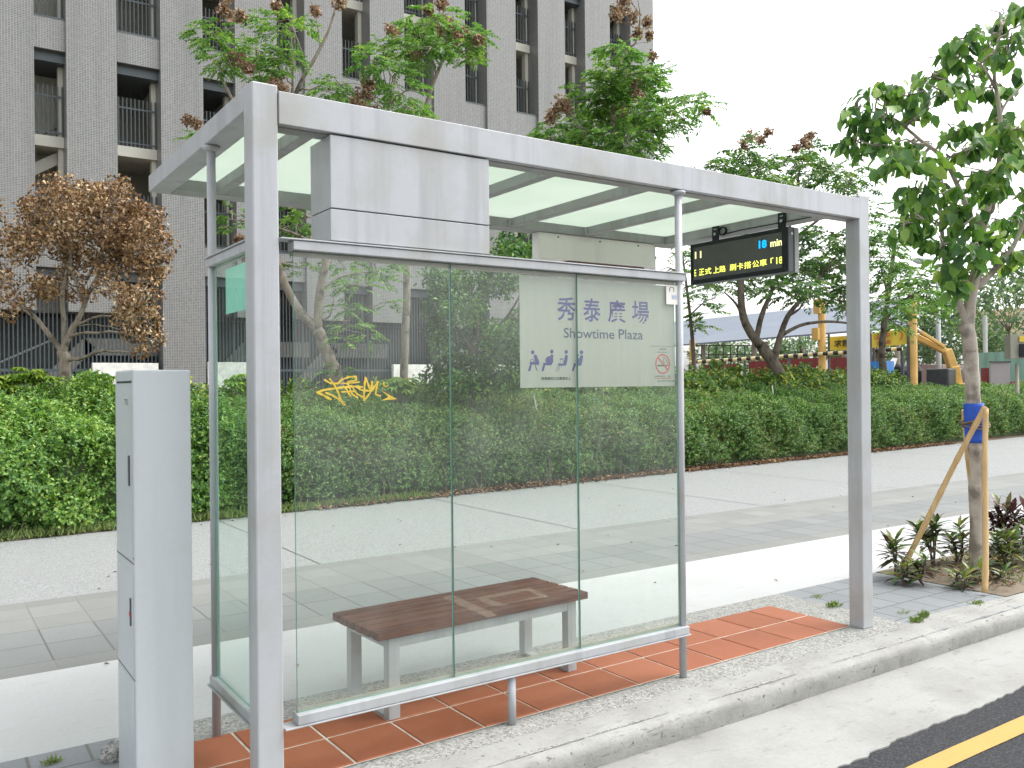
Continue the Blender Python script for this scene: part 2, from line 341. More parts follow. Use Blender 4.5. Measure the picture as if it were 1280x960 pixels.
class MB:
    def __init__(s): s.v = []; s.f = []; s.m = []
    def add(s, vs, fs, mi=0):
        k = len(s.v); s.v += [tuple(map(float, p)) for p in vs]; s.f += [tuple(i+k for i in f) for f in fs]; s.m += [mi]*len(fs); return s
    def box(s, x0, x1, y0, y1, z0, z1, mi=0, M=None):
        vs = [(x0,y0,z0),(x1,y0,z0),(x1,y1,z0),(x0,y1,z0),(x0,y0,z1),(x1,y0,z1),(x1,y1,z1),(x0,y1,z1)]
        if M is not None: vs = [tuple(M @ Vector(p)) for p in vs]
        return s.add(vs, [(0,3,2,1),(4,5,6,7),(0,1,5,4),(1,2,6,5),(2,3,7,6),(3,0,4,7)], mi)
    def bar(s, a, b, w, h, up=(0,0,1), mi=0):
        a = Vector(a); b = Vector(b); d = (b-a); L = d.length; d.normalize(); u = Vector(up); r = d.cross(u)
        if r.length < 1e-4: r = d.cross(Vector((1,0,0)))
        r.normalize(); u = r.cross(d)
        vs = []
        for p in (a, b):
            for sr, su in ((-1,-1),(1,-1),(1,1),(-1,1)): vs.append(p + r*w/2*sr + u*h/2*su)
        return s.add(vs, [(0,1,2,3),(7,6,5,4),(0,4,5,1),(1,5,6,2),(2,6,7,3),(3,7,4,0)], mi)
    def tube(s, pts, rad, n=8, cap=True, mi=0):
        pts = [Vector(p) for p in pts]; K = len(pts)
        if not hasattr(rad, '__len__'): rad = [rad]*K
        rings = []; ref = None
        for i, p in enumerate(pts):
            d = (pts[min(i+1, K-1)] - pts[max(i-1, 0)])
            if d.length < 1e-9: d = Vector((0,0,1))
            d.normalize()
            if ref is None: ref = d.orthogonal().normalized()
            ref = (ref - d*ref.dot(d))
            if ref.length < 1e-6: ref = d.orthogonal()
            ref.normalize(); b = d.cross(ref)
            rings.append([p + (ref*math.cos(2*math.pi*j/n) + b*math.sin(2*math.pi*j/n))*rad[i] for j in range(n)])
        vs = [q for rg in rings for q in rg]; fs = []
        for i in range(K-1):
            for j in range(n): fs.append((i*n+j, i*n+(j+1)%n, (i+1)*n+(j+1)%n, (i+1)*n+j))
        if cap: fs.append(tuple(range(n-1, -1, -1))); fs.append(tuple((K-1)*n+j for j in range(n)))
        return s.add(vs, fs, mi)
    def poly_extrude(s, pts2, to3, t0, t1, mi=0):      # pts2 polygon, to3(a,b,t) -> 3D
        n = len(pts2); vs = [to3(a, b, t0) for a, b in pts2] + [to3(a, b, t1) for a, b in pts2]
        fs = [tuple(range(n-1, -1, -1)), tuple(range(n, 2*n))] + [(i, (i+1) % n, n+(i+1) % n, n+i) for i in range(n)]
        return s.add(vs, fs, mi)
    def build(s, name, mat, parent=None, loc=None, smooth=False, bevel=0, fix=True):
        o = org(parent) if parent is not None else (Vector(loc) if loc is not None else Vector((0,0,0)))
        me = bpy.data.meshes.new(name)
        me.from_pydata([(x-o.x, y-o.y, z-o.z) for x, y, z in s.v], [], s.f)
        me.polygons.foreach_set('material_index', s.m)
        if fix:
            bm = bmesh.new(); bm.from_mesh(me); bmesh.ops.recalc_face_normals(bm, faces=bm.faces); bm.to_mesh(me); bm.free()
        me.update()
        return link_mesh(name, me, mat, parent, loc, smooth, bevel)
def np_mesh(name, V, F, mat, parent=None, loc=None):      # F: list of (faces array (n,k))
    o = org(parent) if parent is not None else (Vector(loc) if loc is not None else Vector((0,0,0)))
    V = V - np.array(o)
    me = bpy.data.meshes.new(name)
    idx = np.concatenate([f.ravel() for f in F]).astype(np.int32); tot = np.concatenate([np.full(len(f), f.shape[1], np.int32) for f in F])
    start = np.concatenate([[0], np.cumsum(tot)[:-1]]).astype(np.int32)
    me.vertices.add(len(V)); me.vertices.foreach_set('co', V.astype(np.float32).ravel())
    me.loops.add(len(idx)); me.loops.foreach_set('vertex_index', idx)
    me.polygons.add(len(tot)); me.polygons.foreach_set('loop_start', start); me.polygons.foreach_set('loop_total', tot)
    me.update(calc_edges=True); me.validate()
    return link_mesh(name, me, mat, parent, loc)
def unit(a): return a/np.maximum(np.linalg.norm(a, axis=1, keepdims=True), 1e-9)
def leaf4(P, D, N, L, W, fold=.25, droop=.15):             # one leaf: two triangles folded on the midrib
    S = unit(np.cross(D, N)); N2 = np.cross(S, D); n = len(P)
    L = np.broadcast_to(L, (n,))[:, None]; W = np.broadcast_to(W, (n,))[:, None]
    mid = P + D*L*.45
    V = np.stack([P, mid + S*W*.5 + N2*W*fold, P + D*L - N2*L*droop, mid - S*W*.5 + N2*W*fold], 1).reshape(-1, 3)
    k = np.arange(n)[:, None]*4
    return V, [np.concatenate([k + np.array([0, 1, 2]), k + np.array([0, 2, 3])])]
def leaf8(P, D, N, L, W, fold=.2, droop=.35):              # broad curved leaf
    S = unit(np.cross(D, N)); N2 = np.cross(S, D); n = len(P)
    L = np.broadcast_to(L, (n,))[:, None]; W = np.broadcast_to(W, (n,))[:, None]
    def c(t): return P + D*L*t - N2*L*droop*t*t
    m1, m2, tip = c(.3), c(.68), c(1.0)
    V = np.stack([P, m1, m2, tip, m1+S*W*.48+N2*W*fold, m2+S*W*.40+N2*W*fold*.8, m1-S*W*.48+N2*W*fold, m2-S*W*.40+N2*W*fold*.8], 1).reshape(-1, 3)
    k = np.arange(n)[:, None]*8
    T = np.concatenate([k+np.array([0,1,4]), k+np.array([0,6,1]), k+np.array([5,2,3]), k+np.array([2,7,3])])
    Q = np.concatenate([k+np.array([4,1,2,5]), k+np.array([1,6,7,2])])
    return V, [T, Q]
def rnd_dir(n): return unit(RNG.normal(size=(n, 3)))
UPV = np.array([0, 0, 1.0])

def text_mesh(body, to3, x0, x1, y0, y1, name, mat, parent, weight=0.0, thick=0.0008):
    """lettering fitted to the box x0..x1, y0..y1 of a plane given by to3(a, b, t)"""
    cu = bpy.data.curves.new(name, 'FONT'); cu.body = body; cu.size = 1.0; cu.offset = weight; cu.resolution_u = 3
    ob = bpy.data.objects.new(name, cu); COL.objects.link(ob)
    dg = bpy.context.evaluated_depsgraph_get(); dg.update()
    me = bpy.data.meshes.new_from_object(ob.evaluated_get(dg)); bpy.data.objects.remove(ob); bpy.data.curves.remove(cu)
    n = len(me.vertices); co = np.empty(n*3, np.float32); me.vertices.foreach_get('co', co); co = co.reshape(-1, 3)
    mn, mx = co.min(0), co.max(0); a = (co[:, 0]-mn[0])/(mx[0]-mn[0]+1e-9); b = (co[:, 1]-mn[1])/(mx[1]-mn[1]+1e-9)
    out = np.array([to3(x0+(x1-x0)*p, y0+(y1-y0)*q, 0) for p, q in zip(a, b)]) - np.array(org(parent))
    me.vertices.foreach_set('co', out.astype(np.float32).ravel()); me.materials.clear(); me.update(); me.name = name
    return link_mesh(name, me, mat, parent)

# ================================================================== THE SETTING
def sheet(name, x0, x1, y0, y1, z, mat, nx=1):
    mb = MB(); mb.add([(x0,y0,z),(x1,y0,z),(x1,y1,z),(x0,y1,z)], [(0,1,2,3)])
    o = mb.build(name, mat, fix=False); return tag(o, kind='structure')
sheet('ground', -500, 500, -500, 500, -.20, GROUND_M)
sheet('road', -40, 60, -14, -.60, -.135, ASPH)
# jagged concrete gutter laid over the asphalt edge
def gutter():
    mb = MB(); xs = np.arange(-8, 24, .025); e = -.85 + np.convolve(RNG.normal(0, .011, len(xs)), [.25, .5, .25], 'same') + np.convolve(RNG.normal(0, .05, len(xs)), np.ones(24)/24, 'same') + .012*np.sin(xs*1.7)
    vs = []; fs = []
    for x, y in zip(xs, e): vs += [(x, y, -.1285), (x, -.60, -.124), (x, -.27, -.118), (x, y, -.14)]
    for i in range(len(xs)-1):
        a = i*4; b = a+4; fs += [(a, b, b+1, a+1), (a+1, b+1, b+2, a+2), (a+3, b+3, b, a)]
    mb.add(vs, fs); return tag(mb.build('gutter', GUTTER_M), kind='structure')
gutter()
def yline():
    mb = MB(); xs = np.arange(-12, 32, .25); vs = []; fs = []
    for x in xs: vs += [(x, -1.148+random.uniform(-.003,.003), -.131), (x, -1.045+random.uniform(-.003,.003), -.131)]
    for i in range(len(xs)-1): a = i*2; fs.append((a, a+2, a+3, a+1))
    mb.add(vs, fs); return tag(mb.build('yellow_line', YPAINT, fix=False), kind='structure')
yline()
def kerb():
    mb = MB(); xs = np.concatenate([np.arange(-12, -.5, .08), np.arange(-.5, 8, .016), np.arange(8, 32, .08)]); prof = [(-.318, -.13), (-.324, -.10), (-.328, -.07), (-.330, -.045), (-.327, -.026), (-.318, -.014), (-.300, -.006), (-.26, .002), (-.22, .004), (-.19, .005), (-.12, .004)]
    vs = []; fs = []; K = len(prof); ph = RNG.uniform(0, 6, 8)
    from mathutils import noise
    for x in xs:
        back = -.12 + .075*math.exp(-((x-4.35)/.55)**2) + .03*math.sin(x*1.3)*.3
        for j, (y, z) in enumerate(prof):
            n = noise.noise((x*9, z*60, 0))*.004 + noise.noise((x*2.3, z*9, 5))*.008 + noise.noise((x*26, z*120, 9))*.0028 - max(0, noise.noise((x*13, z*40, 3))-.33)*.022
            if j == K-1: vs.append((x, back + n, .004))
            else: vs.append((x, y - n*(1 if j < 6 else .3) , z + (n*.6 if 3 <= j <= 8 else 0)))
    for i in range(len(xs)-1):
        for j in range(K-1): a = i*K+j; fs.append((a, a+1, a+K+1, a+K))
    mb.add(vs, fs); return tag(mb.build('kerb', KERB_M, smooth=True), kind='structure')
kerb()
sheet('stone_border', -.33, 3.98, -.28, .885, 0.0, AGG_P)
sheet('concrete_path', -30, 60, .885, 2.04, 0.0, WHITE_C)
sheet('paver_edge_strip', -30, 60, 2.04, 2.24, 0.0, PAV_E)
sheet('dark_paver_band', -30, 60, 2.24, 2.99, 0.0, PAV_D)
sheet('light_paver_band', -30, 60, 2.99, 3.64, 0.0, PAV_L)
sheet('paver_rear_strip', -30, 60, 3.64, 3.83, 0.0, PAV_E)
sheet('aggregate_path', -30, 60, 3.83, 9.4, 0.0, AGG)
sheet('side_paving', -30, -.33, -.28, .885, 0.0, PAV_S)
sheet('paved_patch', 3.98, 5.13, -.28, .885, 0.0, PAV_S)
for o in COL.objects:
    if o.name in ('dark_paver_band', 'light_paver_band', 'paver_edge_strip', 'paver_rear_strip'):
        y0 = {'dark_paver_band': 2.24, 'light_paver_band': 2.99, 'paver_edge_strip': 2.04, 'paver_rear_strip': 3.64}[o.name]
        for v in o.data.vertices: v.co.y -= y0; v.co.x += 30 - .147
        o.location = (-30 + .147, y0, 0)
def joints():                                             # thin dark expansion joints cut in the aggregate path
    mb = MB()
    for k in range(-4, 10):
        x = 1.77 + 2.8*k
        mb.add([(x-.006, 3.84, .003), (x+.006, 3.84, .003), (x+.006, 9.3, .003), (x-.006, 9.3, .003)], [(0,1,2,3)])
    tag(mb.build('path_joints', plain('joint_dark', (.12, .12, .11), .9), fix=False), kind='structure')
joints()
# raised bed under the hedge, ground beyond it
def hedge_y(x): return 6.86 + .056*x + .0003*x*x if x > 0 else 6.86 + .03*x
def bed():
    mb = MB(); xs = list(range(-30, 62, 2)); vs = []; fs = []
    for x in xs: vs += [(x, hedge_y(x)-.10+random.uniform(-.03,.03), .006), (x, hedge_y(x)+.5, .02), (x, 90, .02)]
    for i in range(len(xs)-1): a = i*3; fs += [(a, a+3, a+4, a+1), (a+1, a+4, a+5, a+2)]
    mb.add(vs, fs); tag(mb.build('planting_bed', SOIL_B, fix=False), kind='structure')
bed()
def planter():
    from mathutils import noise
    mb = MB(); nx, ny = 46, 26; vs = []; fs = []
    for i in range(nx):
        for j in range(ny):
            x = 5.13 + 4.4*i/(nx-1); y = -.10 + .985*j/(ny-1); ed = min(i, nx-1-i, j, ny-1-j)
            vs.append((x, y, .004 + min(ed, 3)/3*(.035 + .03*noise.noise((x*4, y*4, 0)) + .015*noise.noise((x*15, y*15, 2)))))
    for i in range(nx-1):
        for j in range(ny-1): a = i*ny+j; fs.append((a, a+ny, a+ny+1, a+1))
    mb.add(vs, fs); tag(mb.build('planter_soil', SOIL, smooth=True), kind='structure')
    sheet('far_side_paving', 9.53, 60, -.28, .885, 0.0, PAV_S)
planter()
def pad():
    g = MB(); a = math.atan(.0145); ca, sa = math.cos(a), math.sin(a)
    def T(x, y, z): return (.02 + x*ca - y*sa, .032 + x*sa + y*ca, z)
    g.add([T(-.22,0,.004), T(3.63,0,.004), T(3.63,.602,.004), T(-.22,.602,.004)], [(0,1,2,3)])
    o = tag(g.build('tile_pad_grout', GROUT, fix=False), kind='structure')
    mb = MB()
    for i in range(-1, 13):
        for j in range(2):
            x0, x1 = .08+.302*(i)-.0, .08+.302*(i+1); x0 = max(x0, -.218); x1 = min(x1, 3.627)
            if x1-x0 < .03: continue
            gx, e = .0048, .004; y0, y1 = j*.301+.002, (j+1)*.301-.001
            dz = random.uniform(0, .0012)
            vs = [T(x0+gx,y0+gx,.004), T(x1-gx,y0+gx,.004), T(x1-gx,y1-gx,.004), T(x0+gx,y1-gx,.004),
                  T(x0+gx+e,y0+gx+e,.008+dz), T(x1-gx-e,y0+gx+e,.008+dz), T(x1-gx-e,y1-gx-e,.008+dz), T(x0+gx+e,y1-gx-e,.008+dz)]
            mb.add(vs, [(4,5,6,7),(0,1,5,4),(1,2,6,5),(2,3,7,6),(3,0,4,7)])
    tag(mb.build('terracotta_pad', TERRA), kind='structure')
pad()

# ================================================================== BUS SHELTER
SH = empty('bus_shelter', (0, 0, 0), 'grey steel bus shelter with frosted glass roof and clear glass walls on terracotta tiles', 'bus shelter')
L_, W_ = 3.754, .098
for x0 in (0.0, L_-W_):
    MB().box(x0, x0+W_, 0, W_, 0, 2.6).build('square_post', STEEL, SH, bevel=.006)
def roundpost(x, y, z1, flange):
    mb = MB(); mb.tube([(x, y, .004), (x, y, z1)], .0185, 20)
    if flange: mb.tube([(x, y, z1-.022), (x, y, z1-.012), (x, y, z1-.0005)], [.019, .036, .038], 20)
    mb.build('round_post', STEEL, SH, smooth=False).data.polygons.foreach_set('use_smooth', [True]*len(mb.f))
roundpost(2.172, .022, 2.45, True); roundpost(1.128, .022, .218, False); roundpost(.030, .640, 2.510, True)
FZ0 = 2.4525; FZ1 = 2.579
MB().box(W_+.002, L_-W_-.001, -.004, .030, FZ0+.004, FZ1).build('roof_fascia', STEEL, SH, bevel=.003)
MB().box(W_+.002, L_-W_-.001, .032, .105, FZ0, FZ1-.005).build('roof_beam', STEEL_SHADE, SH, bevel=.003)
RZ0, RZ1 = 2.512, 2.598
MB().box(.0, .105, W_+.001, 1.702, RZ0, RZ1).build('roof_beam', STEEL, SH, bevel=.004)
MB().box(L_-.165, L_, W_+.001, 1.702, RZ0, RZ1-.002).build('roof_beam', STEEL_SHADE, SH, bevel=.004)
MB().box(.107, L_-.167, 1.565, 1.700, RZ0-.001, RZ1-.001).build('roof_beam', STEEL_SHADE, SH, bevel=.004)
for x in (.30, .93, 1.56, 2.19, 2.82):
    MB().box(x, x+.055, .107, 1.563, 2.514, 2.568).build('purlin', STEEL_SHADE, SH, bevel=.003)
    MB().box(x-.02, x+.075, 1.535, 1.5635, 2.518, 2.560).build('purlin_bracket', STEEL_SHADE, SH, bevel=.002)
px_ = [.107, .3275, .9575, 1.5875, 2.2175, 2.8475, L_-.167]
for a, b in zip(px_[:-1], px_[1:]):
    MB().box(a+.004, b-.004, .108, 1.562, 2.5695, 2.5795).build('roof_glass', ROOFGL, SH)
# front glass wall: rails, caps, panes
MB().box(.149, 2.190, -.010, .052, .224, .262).build('bottom_rail', STEEL, SH, bevel=.003)
MB().box(.10, 2.196, -.016, .060, .217, .2225).build('rail_plate', STEEL, SH, bevel=.0015)
MB().box(.149, 2.188, -.010, .052, 1.995, 2.030).build('top_rail', STEEL, SH, bevel=.003)
MB().box(.10, 2.196, -.015, .060, 2.0315, 2.0375).build('rail_plate', STEEL, SH, bevel=.0015)
GX = [(.157, .834), (.839, 1.508), (1.513, 2.150)]
panes = []
for a, b in GX:
    mb = MB(); mb.box(a, b, .018, .028, .2625, 1.9945)
    mb.m = [1, 1, 0, 1, 0, 1]
    panes.append(mb.build('glass_panel', [GLASS, GEDGE], SH, fix=False))
MB().box(.157, 2.150, .029, .034, 1.975, 1.9945).build('glazing_bead', plain('glazing_bead', (.34, .31, .26), .6), SH)
MB().box(.157, 2.150, .029, .034, .2628, .274).build('glazing_bead', MATS['glazing_bead'], SH)
# left glass wall
MB().box(.008, .058, .105, .662, .224, .262).build('side_bottom_rail', STEEL, SH, bevel=.003)
MB().box(.000, .066, .103, .672, .217, .2225).build('rail_plate', STEEL, SH, bevel=.0015)
MB().box(.008, .058, .105, .662, 1.995, 2.030).build('side_top_rail', STEEL, SH, bevel=.003)
MB().box(.000, .066, .103, .672, 2.0315, 2.0375).build('rail_plate', STEEL, SH, bevel=.0015)
mb = MB(); mb.box(.028, .038, .108, .618, .2625, 1.9945); mb.m = [1, 1, 1, 0, 1, 0]; mb.build('side_glass_panel', [GLASS_S, GEDGE], SH, fix=False)
# sign box under the fascia, light box under the rear beam
sb = MB().box(.303, 1.026, .004, .21, 2.170, 2.4505).box(.303, 1.026, .006, .21, 2.045, 2.1665).build('sign_box', STEEL, SH, bevel=.0025)
MB().box(.31, 1.02, .02, .20, 2.1640, 2.1725).build('panel_seam', DARKGREY, sb)
MB().box(.33, 1.035, .10, .19, 2.045, 2.445).build('sign_box_back', STEEL_SHADE, sb, bevel=.002)
lb = MB().box(2.44, 3.495, 1.585, 1.665, 2.335, 2.5085).build('light_box', BOXW, SH, bevel=.003)
for x in (2.60, 2.97, 3.33): MB().tube([(x, 1.5845, 2.485), (x, 1.580, 2.485)], .006, 8).build('screw', DARKGREY, lb)
MB().box(2.70, 3.40, 1.60, 1.65, 2.318, 2.333).build('lamp_strip', BROWNR, lb)
# graffiti in yellow spray paint on the front pane
def GP(u, v, off=0): p = onY(u, v, .0172); return p
def gz(x, y): return (380 + x/8.0, 440 + y/8.0)
strokes = [([(200,275),(260,310),(330,315)],14), ([(255,265),(300,320),(340,400),(365,470),(410,535)],15), ([(330,320),(380,275),(450,250),(525,245),(520,285),(430,300)],15),
  ([(125,405),(200,380),(300,365),(410,350),(500,345),(590,350)],17), ([(125,400),(200,435),(275,478)],18), ([(210,405),(280,430),(350,475),(405,530)],16),
  ([(410,340),(440,400),(465,445)],14), ([(440,320),(480,420),(540,460)],13), ([(470,330),(530,420),(590,450)],13), ([(340,310),(440,315),(560,300)],9),
  ([(520,345),(570,380),(660,390),(700,370)],14), ([(600,490),(600,430),(605,340),(615,250)],15), ([(615,250),(640,320),(665,390)],14), ([(665,390),(680,290)],13),
  ([(680,290),(690,370)],12), ([(740,290),(690,370),(600,490)],13), ([(740,290),(720,390),(715,425),(770,440)],13), ([(805,295),(790,325),(815,350),(845,330)],9), ([(370,400),(440,395),(520,390)],12)]
gm = MB()
for si, (st, w) in enumerate(strokes):
    pts = []
    for (a, b), (c, d) in zip(st[:-1], st[1:]):
        for k in range(4): pts.append((a+(c-a)*k/4, b+(d-b)*k/4))
    pts.append(st[-1]); L3 = []; yo = .0172 - si*.00003
    for i, (a, b) in enumerate(pts):
        a2, b2 = pts[min(i+1, len(pts)-1)]; a1, b1 = pts[max(i-1, 0)]; dx, dy = a2-a1, b2-b1; l = math.hypot(dx, dy)+1e-6; nx, ny = -dy/l, dx/l
        ww = w*.62*(1 + .25*math.sin(i*1.7+si))
        for s in (-1, 1): L3.append(tuple(onY(*gz(a+nx*ww*s, b+ny*ww*s), yo)))
    gm.add(L3, [(2*i, 2*i+1, 2*i+3, 2*i+2) for i in range(len(pts)-1)])
gm.add([tuple(onY(*gz(a, b), .0166)) for a, b in ((770,385),(935,472),(770,485),(820,462),(845,445))], [(0,1,4),(1,3,4),(1,2,3)])
gm.build('graffiti', SPRAY, panes[0], fix=False)

# ------------------------------------------------------------------ frosted information film behind the glass, with its print
FY = .0300
FT = empty('information_film', (1.67, FY, 1.47), 'grey green frosted film with purple lettering and seat pictograms, behind the shelter front glass', 'sign')
fx0, fx1, fz0, fz1 = 1.197, 2.146, 1.470, 1.9720
MB().box(fx0, fx1, FY+.0014, FY+.0024, fz0, fz1).build('film_sheet', FILM, FT)
def fp(zx, zy):                                            # photo zoom pixel -> film plane x, z
    p = onY(640+zx/5.818, 340+zy/5.818, FY); return p[0], p[2]
def F3(a, b, t=0): return (a, FY+.0008, b)
for ch, (a, b, c, d) in (('秀', (328,178,466,357)), ('泰', (518,188,645,364)), ('廣', (698,200,826,371)), ('場', (873,208,998,378))):
    x0, zt = fp(a, b); x1, zb = fp(c, d); text_mesh(ch, F3, x0, x1, zb, zt, 'heading_character', INK_B, FT, .013)
for wd, a, b, t_, bb in (('Showtime', 376, 745, 405, 484), ('Plaza', 776, 953, 416, 492)):
    x0, zt = fp(a, t_); x1, zb = fp(b, bb); text_mesh(wd, F3, x0, x1, zb if wd != 'Showtime' else fp(a, 478)[1], zt if wd != 'Plaza' else fp(a, 416)[1], 'latin_lettering', INK_N, FT, .008)
def sketch(name, mat, discs=(), lines=(), polys=()):
    mb = MB(); q = [0]
    def S(a, b): x, z = fp(*a_(a, b)); return (x, FY+.0008-q[0]*.00003, z)
    def a_(a, b): return ((655+a/15.06-640)*5.818, (430+b/15.06-340)*5.818)
    for (cx, cy, rx, ry) in discs:
        q[0] += 1; mb.add([S(cx+rx*math.cos(k*.3927), cy+ry*math.sin(k*.3927)) for k in range(16)], [tuple(range(16))])
    for pts, w in lines:
        q[0] += 1; o = []
        for i, (a, b) in enumerate(pts):
            a2, b2 = pts[min(i+1, len(pts)-1)]; a1, b1 = pts[max(i-1, 0)]; l = math.hypot(a2-a1, b2-b1)+1e-6; nx, ny = -(b2-b1)/l, (a2-a1)/l
            o += [S(a+nx*w/2, b+ny*w/2), S(a-nx*w/2, b-ny*w/2)]
        mb.add(o, [(2*i, 2*i+1, 2*i+3, 2*i+2) for i in range(len(pts)-1)])
    for pts in polys: q[0] += 1; mb.add([S(*p) for p in pts], [tuple(range(len(pts)))])
    return mb.build(name, mat, FT, fix=False)
sketch('seat_pictogram', INK_B, [(165,155,32,38),(212,225,28,28)], [([(110,350),(200,368),(285,370)],46),([(140,360),(118,440),(98,510)],38),([(125,320),(135,292),(165,290),(185,310),(195,350)],12),([(210,400),(250,505)],14)], [[(184,225),(240,210),(262,270),(290,340),(284,388),(225,390),(205,310)]])
sketch('seat_pictogram', INK_B, [(525,142,32,38),(527,225,28,30),(480,310,74,84)], [([(365,372),(450,380),(520,375)],44),([(390,370),(370,440),(348,510)],38)], [[(500,215),(553,225),(545,310),(520,395),(430,395),(480,300)]])
sketch('seat_pictogram', INK_B, [(797,148,32,36),(800,230,27,28)], [([(645,380),(720,388),(795,385)],40),([(675,283),(738,283)],20),([(690,295),(690,340)],5),([(735,295),(735,340)],5),([(650,390),(630,450),(595,500),(630,522),(655,500),(668,430)],8),([(668,430),(680,395)],8),([(700,400),(712,450)],6)], [[(772,230),(828,225),(818,310),(795,400),(740,400),(750,330)]])
sketch('seat_pictogram', INK_B, [(1083,155,32,38),(1085,235,28,28),(1018,212,17,24)], [([(935,385),(1020,388),(1080,382)],44),([(960,380),(938,445),(918,508)],36)], [[(1058,240),(1112,235),(1105,310),(1080,402),(1000,400),(968,330),(985,250),(1015,240),(1030,280)]])
a0, z0 = fp(213, 787); a1, z1 = fp(430, 762); text_mesh('請禮讓座位給需要的人', F3, a0, a1, z0, z1, 'small_print', INK_G, FT, .02)
def ns(a, b): return onY(805+a/16.0, 425+b/16.0, FY)
def nsp(a, b): p = ns(a, b); return p[0], p[2]
def nosmoke():
    mb = MB(); o = []; n = 40; cx, cz = nsp(378, 480); rx = nsp(525, 480)[0]-cx; rz = cz-nsp(378, 680)[1]
    for k in range(n+1):
        c, s = math.cos(2*math.pi*k/n), math.sin(2*math.pi*k/n); o += [(cx+rx*c, FY+.0008, cz+rz*s), (cx+rx*.84*c, FY+.0008, cz+rz*.86*s)]
    mb.add(o, [(2*i, 2*i+1, 2*i+3, 2*i+2) for i in range(n)])
    mb.add([(nsp(a, b)[0], FY+.0007, nsp(a, b)[1]) for a, b in ((270,350),(292,335),(492,590),(468,610))], [(0,1,2,3)])
    mb.build('prohibition_ring', INK_R, FT, fix=False)
    mb = MB(); mb.add([(nsp(a, b)[0], FY+.0009, nsp(a, b)[1]) for a, b in ((272,496),(470,496),(470,526),(272,526))], [(0,1,2,3)])
    for pts in ([(370,352),(400,345),(425,365),(440,400),(460,415)], [(385,380),(395,430),(420,470)], [(450,420),(480,460),(490,520)]):
        for (a, b), (c, d) in zip(pts[:-1], pts[1:]):
            l = math.hypot(c-a, d-b); nx, ny = -(d-b)/l*5, (c-a)/l*5
            mb.add([(nsp(p, q)[0], FY+.0009, nsp(p, q)[1]) for p, q in ((a+nx,b+ny),(c+nx,d+ny),(c-nx,d-ny),(a-nx,b-ny))], [(0,1,2,3)])
    mb.build('cigarette_symbol', INK_G, FT, fix=False)
    for body, (a, b, c, d), mt in (('本場所除指定吸菸區外全面禁止吸菸', (125,112,628,140), INK_G), ('禁菸場所', (308,165,452,203), INK_G), ('請勿在此吸菸', (270,232,492,256), INK_G),
                                   ('檢舉專線', (215,712,428,735), INK_G), ('電話', (475,712,545,735), INK_G), ('違者依法處新臺幣罰鍰', (215,753,545,776), INK_R), ('衛生局關心您的健康', (272,805,612,832), INK_G)):
        x0, zt = nsp(a, b); x1, zb = nsp(c, d); text_mesh(body, F3, x0, x1, zb, zt, 'small_print', mt, FT, .01)
nosmoke()
# white sticker on the pane's upper right corner, mint sticker on the side pane
ST = empty('paper_sticker', (2.125, .016, 1.88), 'small white paper sticker with pale blue print, upper right of the front glass', 'sticker')
MB().box(2.077, 2.163, .0160, .0172, 1.878, 1.974).build('paper', STICK_W, ST)
def S3(a, b, t=0): return (a, .0153, b)
text_mesh('預防', S3, 2.112, 2.153, 1.903, 1.926, 'blue_print', INK_LB, ST, .01)
text_mesh('∩', S3, 2.098, 2.130, 1.942, 1.966, 'arch_mark', INK_K, ST, 0)
tag(MB().box(.0385, .0392, .1085, .476, 1.785, 1.968).build('mint_sticker', MINT, loc=(.0385, .29, 1.785)), 'plain mint green film sheet stuck on the left side glass behind the square post', 'sticker')

# ------------------------------------------------------------------ LED display hanging from the right roof beam
DX = 3.545
LD = empty('arrival_display', (DX, .9, 2.18), 'black LED bus arrival display hanging from the right roof beam, yellow and cyan text', 'display')
c = [onX(863, 302, DX), onX(863, 355, DX), onX(985, 287, DX), onX(985, 341, DX)]
dy0, dy1 = (c[2][1]+c[3][1])/2, (c[0][1]+c[1][1])/2; dz0, dz1 = (c[1][2]+c[3][2])/2, (c[0][2]+c[2][2])/2
MB().box(DX+.004, DX+.085, dy0, dy1, dz0, dz1).build('housing', DARKGREY, LD, bevel=.004)
bz = MB(); e = .028
bz.box(DX, DX+.006, dy0+.001, dy1-.001, dz1-e, dz1-.001).box(DX, DX+.006, dy0+.001, dy1-.001, dz0+.001, dz0+.030).box(DX, DX+.006, dy0+.001, dy0+.048, dz0+.030, dz1-e).box(DX, DX+.006, dy1-.026, dy1-.001, dz0+.030, dz1-e)
bz.build('bezel', BLACK, LD)
MB().box(DX+.0022, DX+.0060, dy0+.048, dy1-.026, dz0+.030, dz1-e).build('screen', SCREEN, LD)
MB().box(DX+.06, DX+.10, dy0-.006, dy0+.0, dz0, dz1-.004).build('side_trim', STEEL_SHADE, LD)
MB().box(DX+.03, DX+.045, dy0-.004, dy0+.0005, dz1-.05, dz1-.035).build('label_tag', STICK_W, LD)
def D3(a, b, t=0): return (DX+.0012, -a, b)
def led(body, u0, v0, u1, v1, mt, w=.012):
    p = onX(u0, v0, DX); q = onX(u1, v1, DX); text_mesh(body, D3, -p[1], -q[1], q[2], p[2], 'led_text', mt, LD, w)
def dpx(a, b): return (850+a/8.0, 260+b/8.0)
def ledz(body, a0, b0, a1, b1, mt, w=.012):
    # box given by its left-top and right-bottom pixel; the row slope is removed through the plane
    p = onX(*dpx(a0, b0), DX); q = onX(*dpx(a1, b1), DX); text_mesh(body, D3, -p[1], -q[1], q[2], p[2], 'led_text', mt, LD, w)
ledz('11', 148, 440, 212, 498, LED_W, .012)
ledz('18', 785, 328, 865, 395, LED_C, .04)
ledz('min', 902, 322, 1018, 372, LED_W, .02)
p0 = onX(*dpx(188, 612), DX); p1 = onX(*dpx(188, 676), DX); zt, zb = p0[2], p1[2]
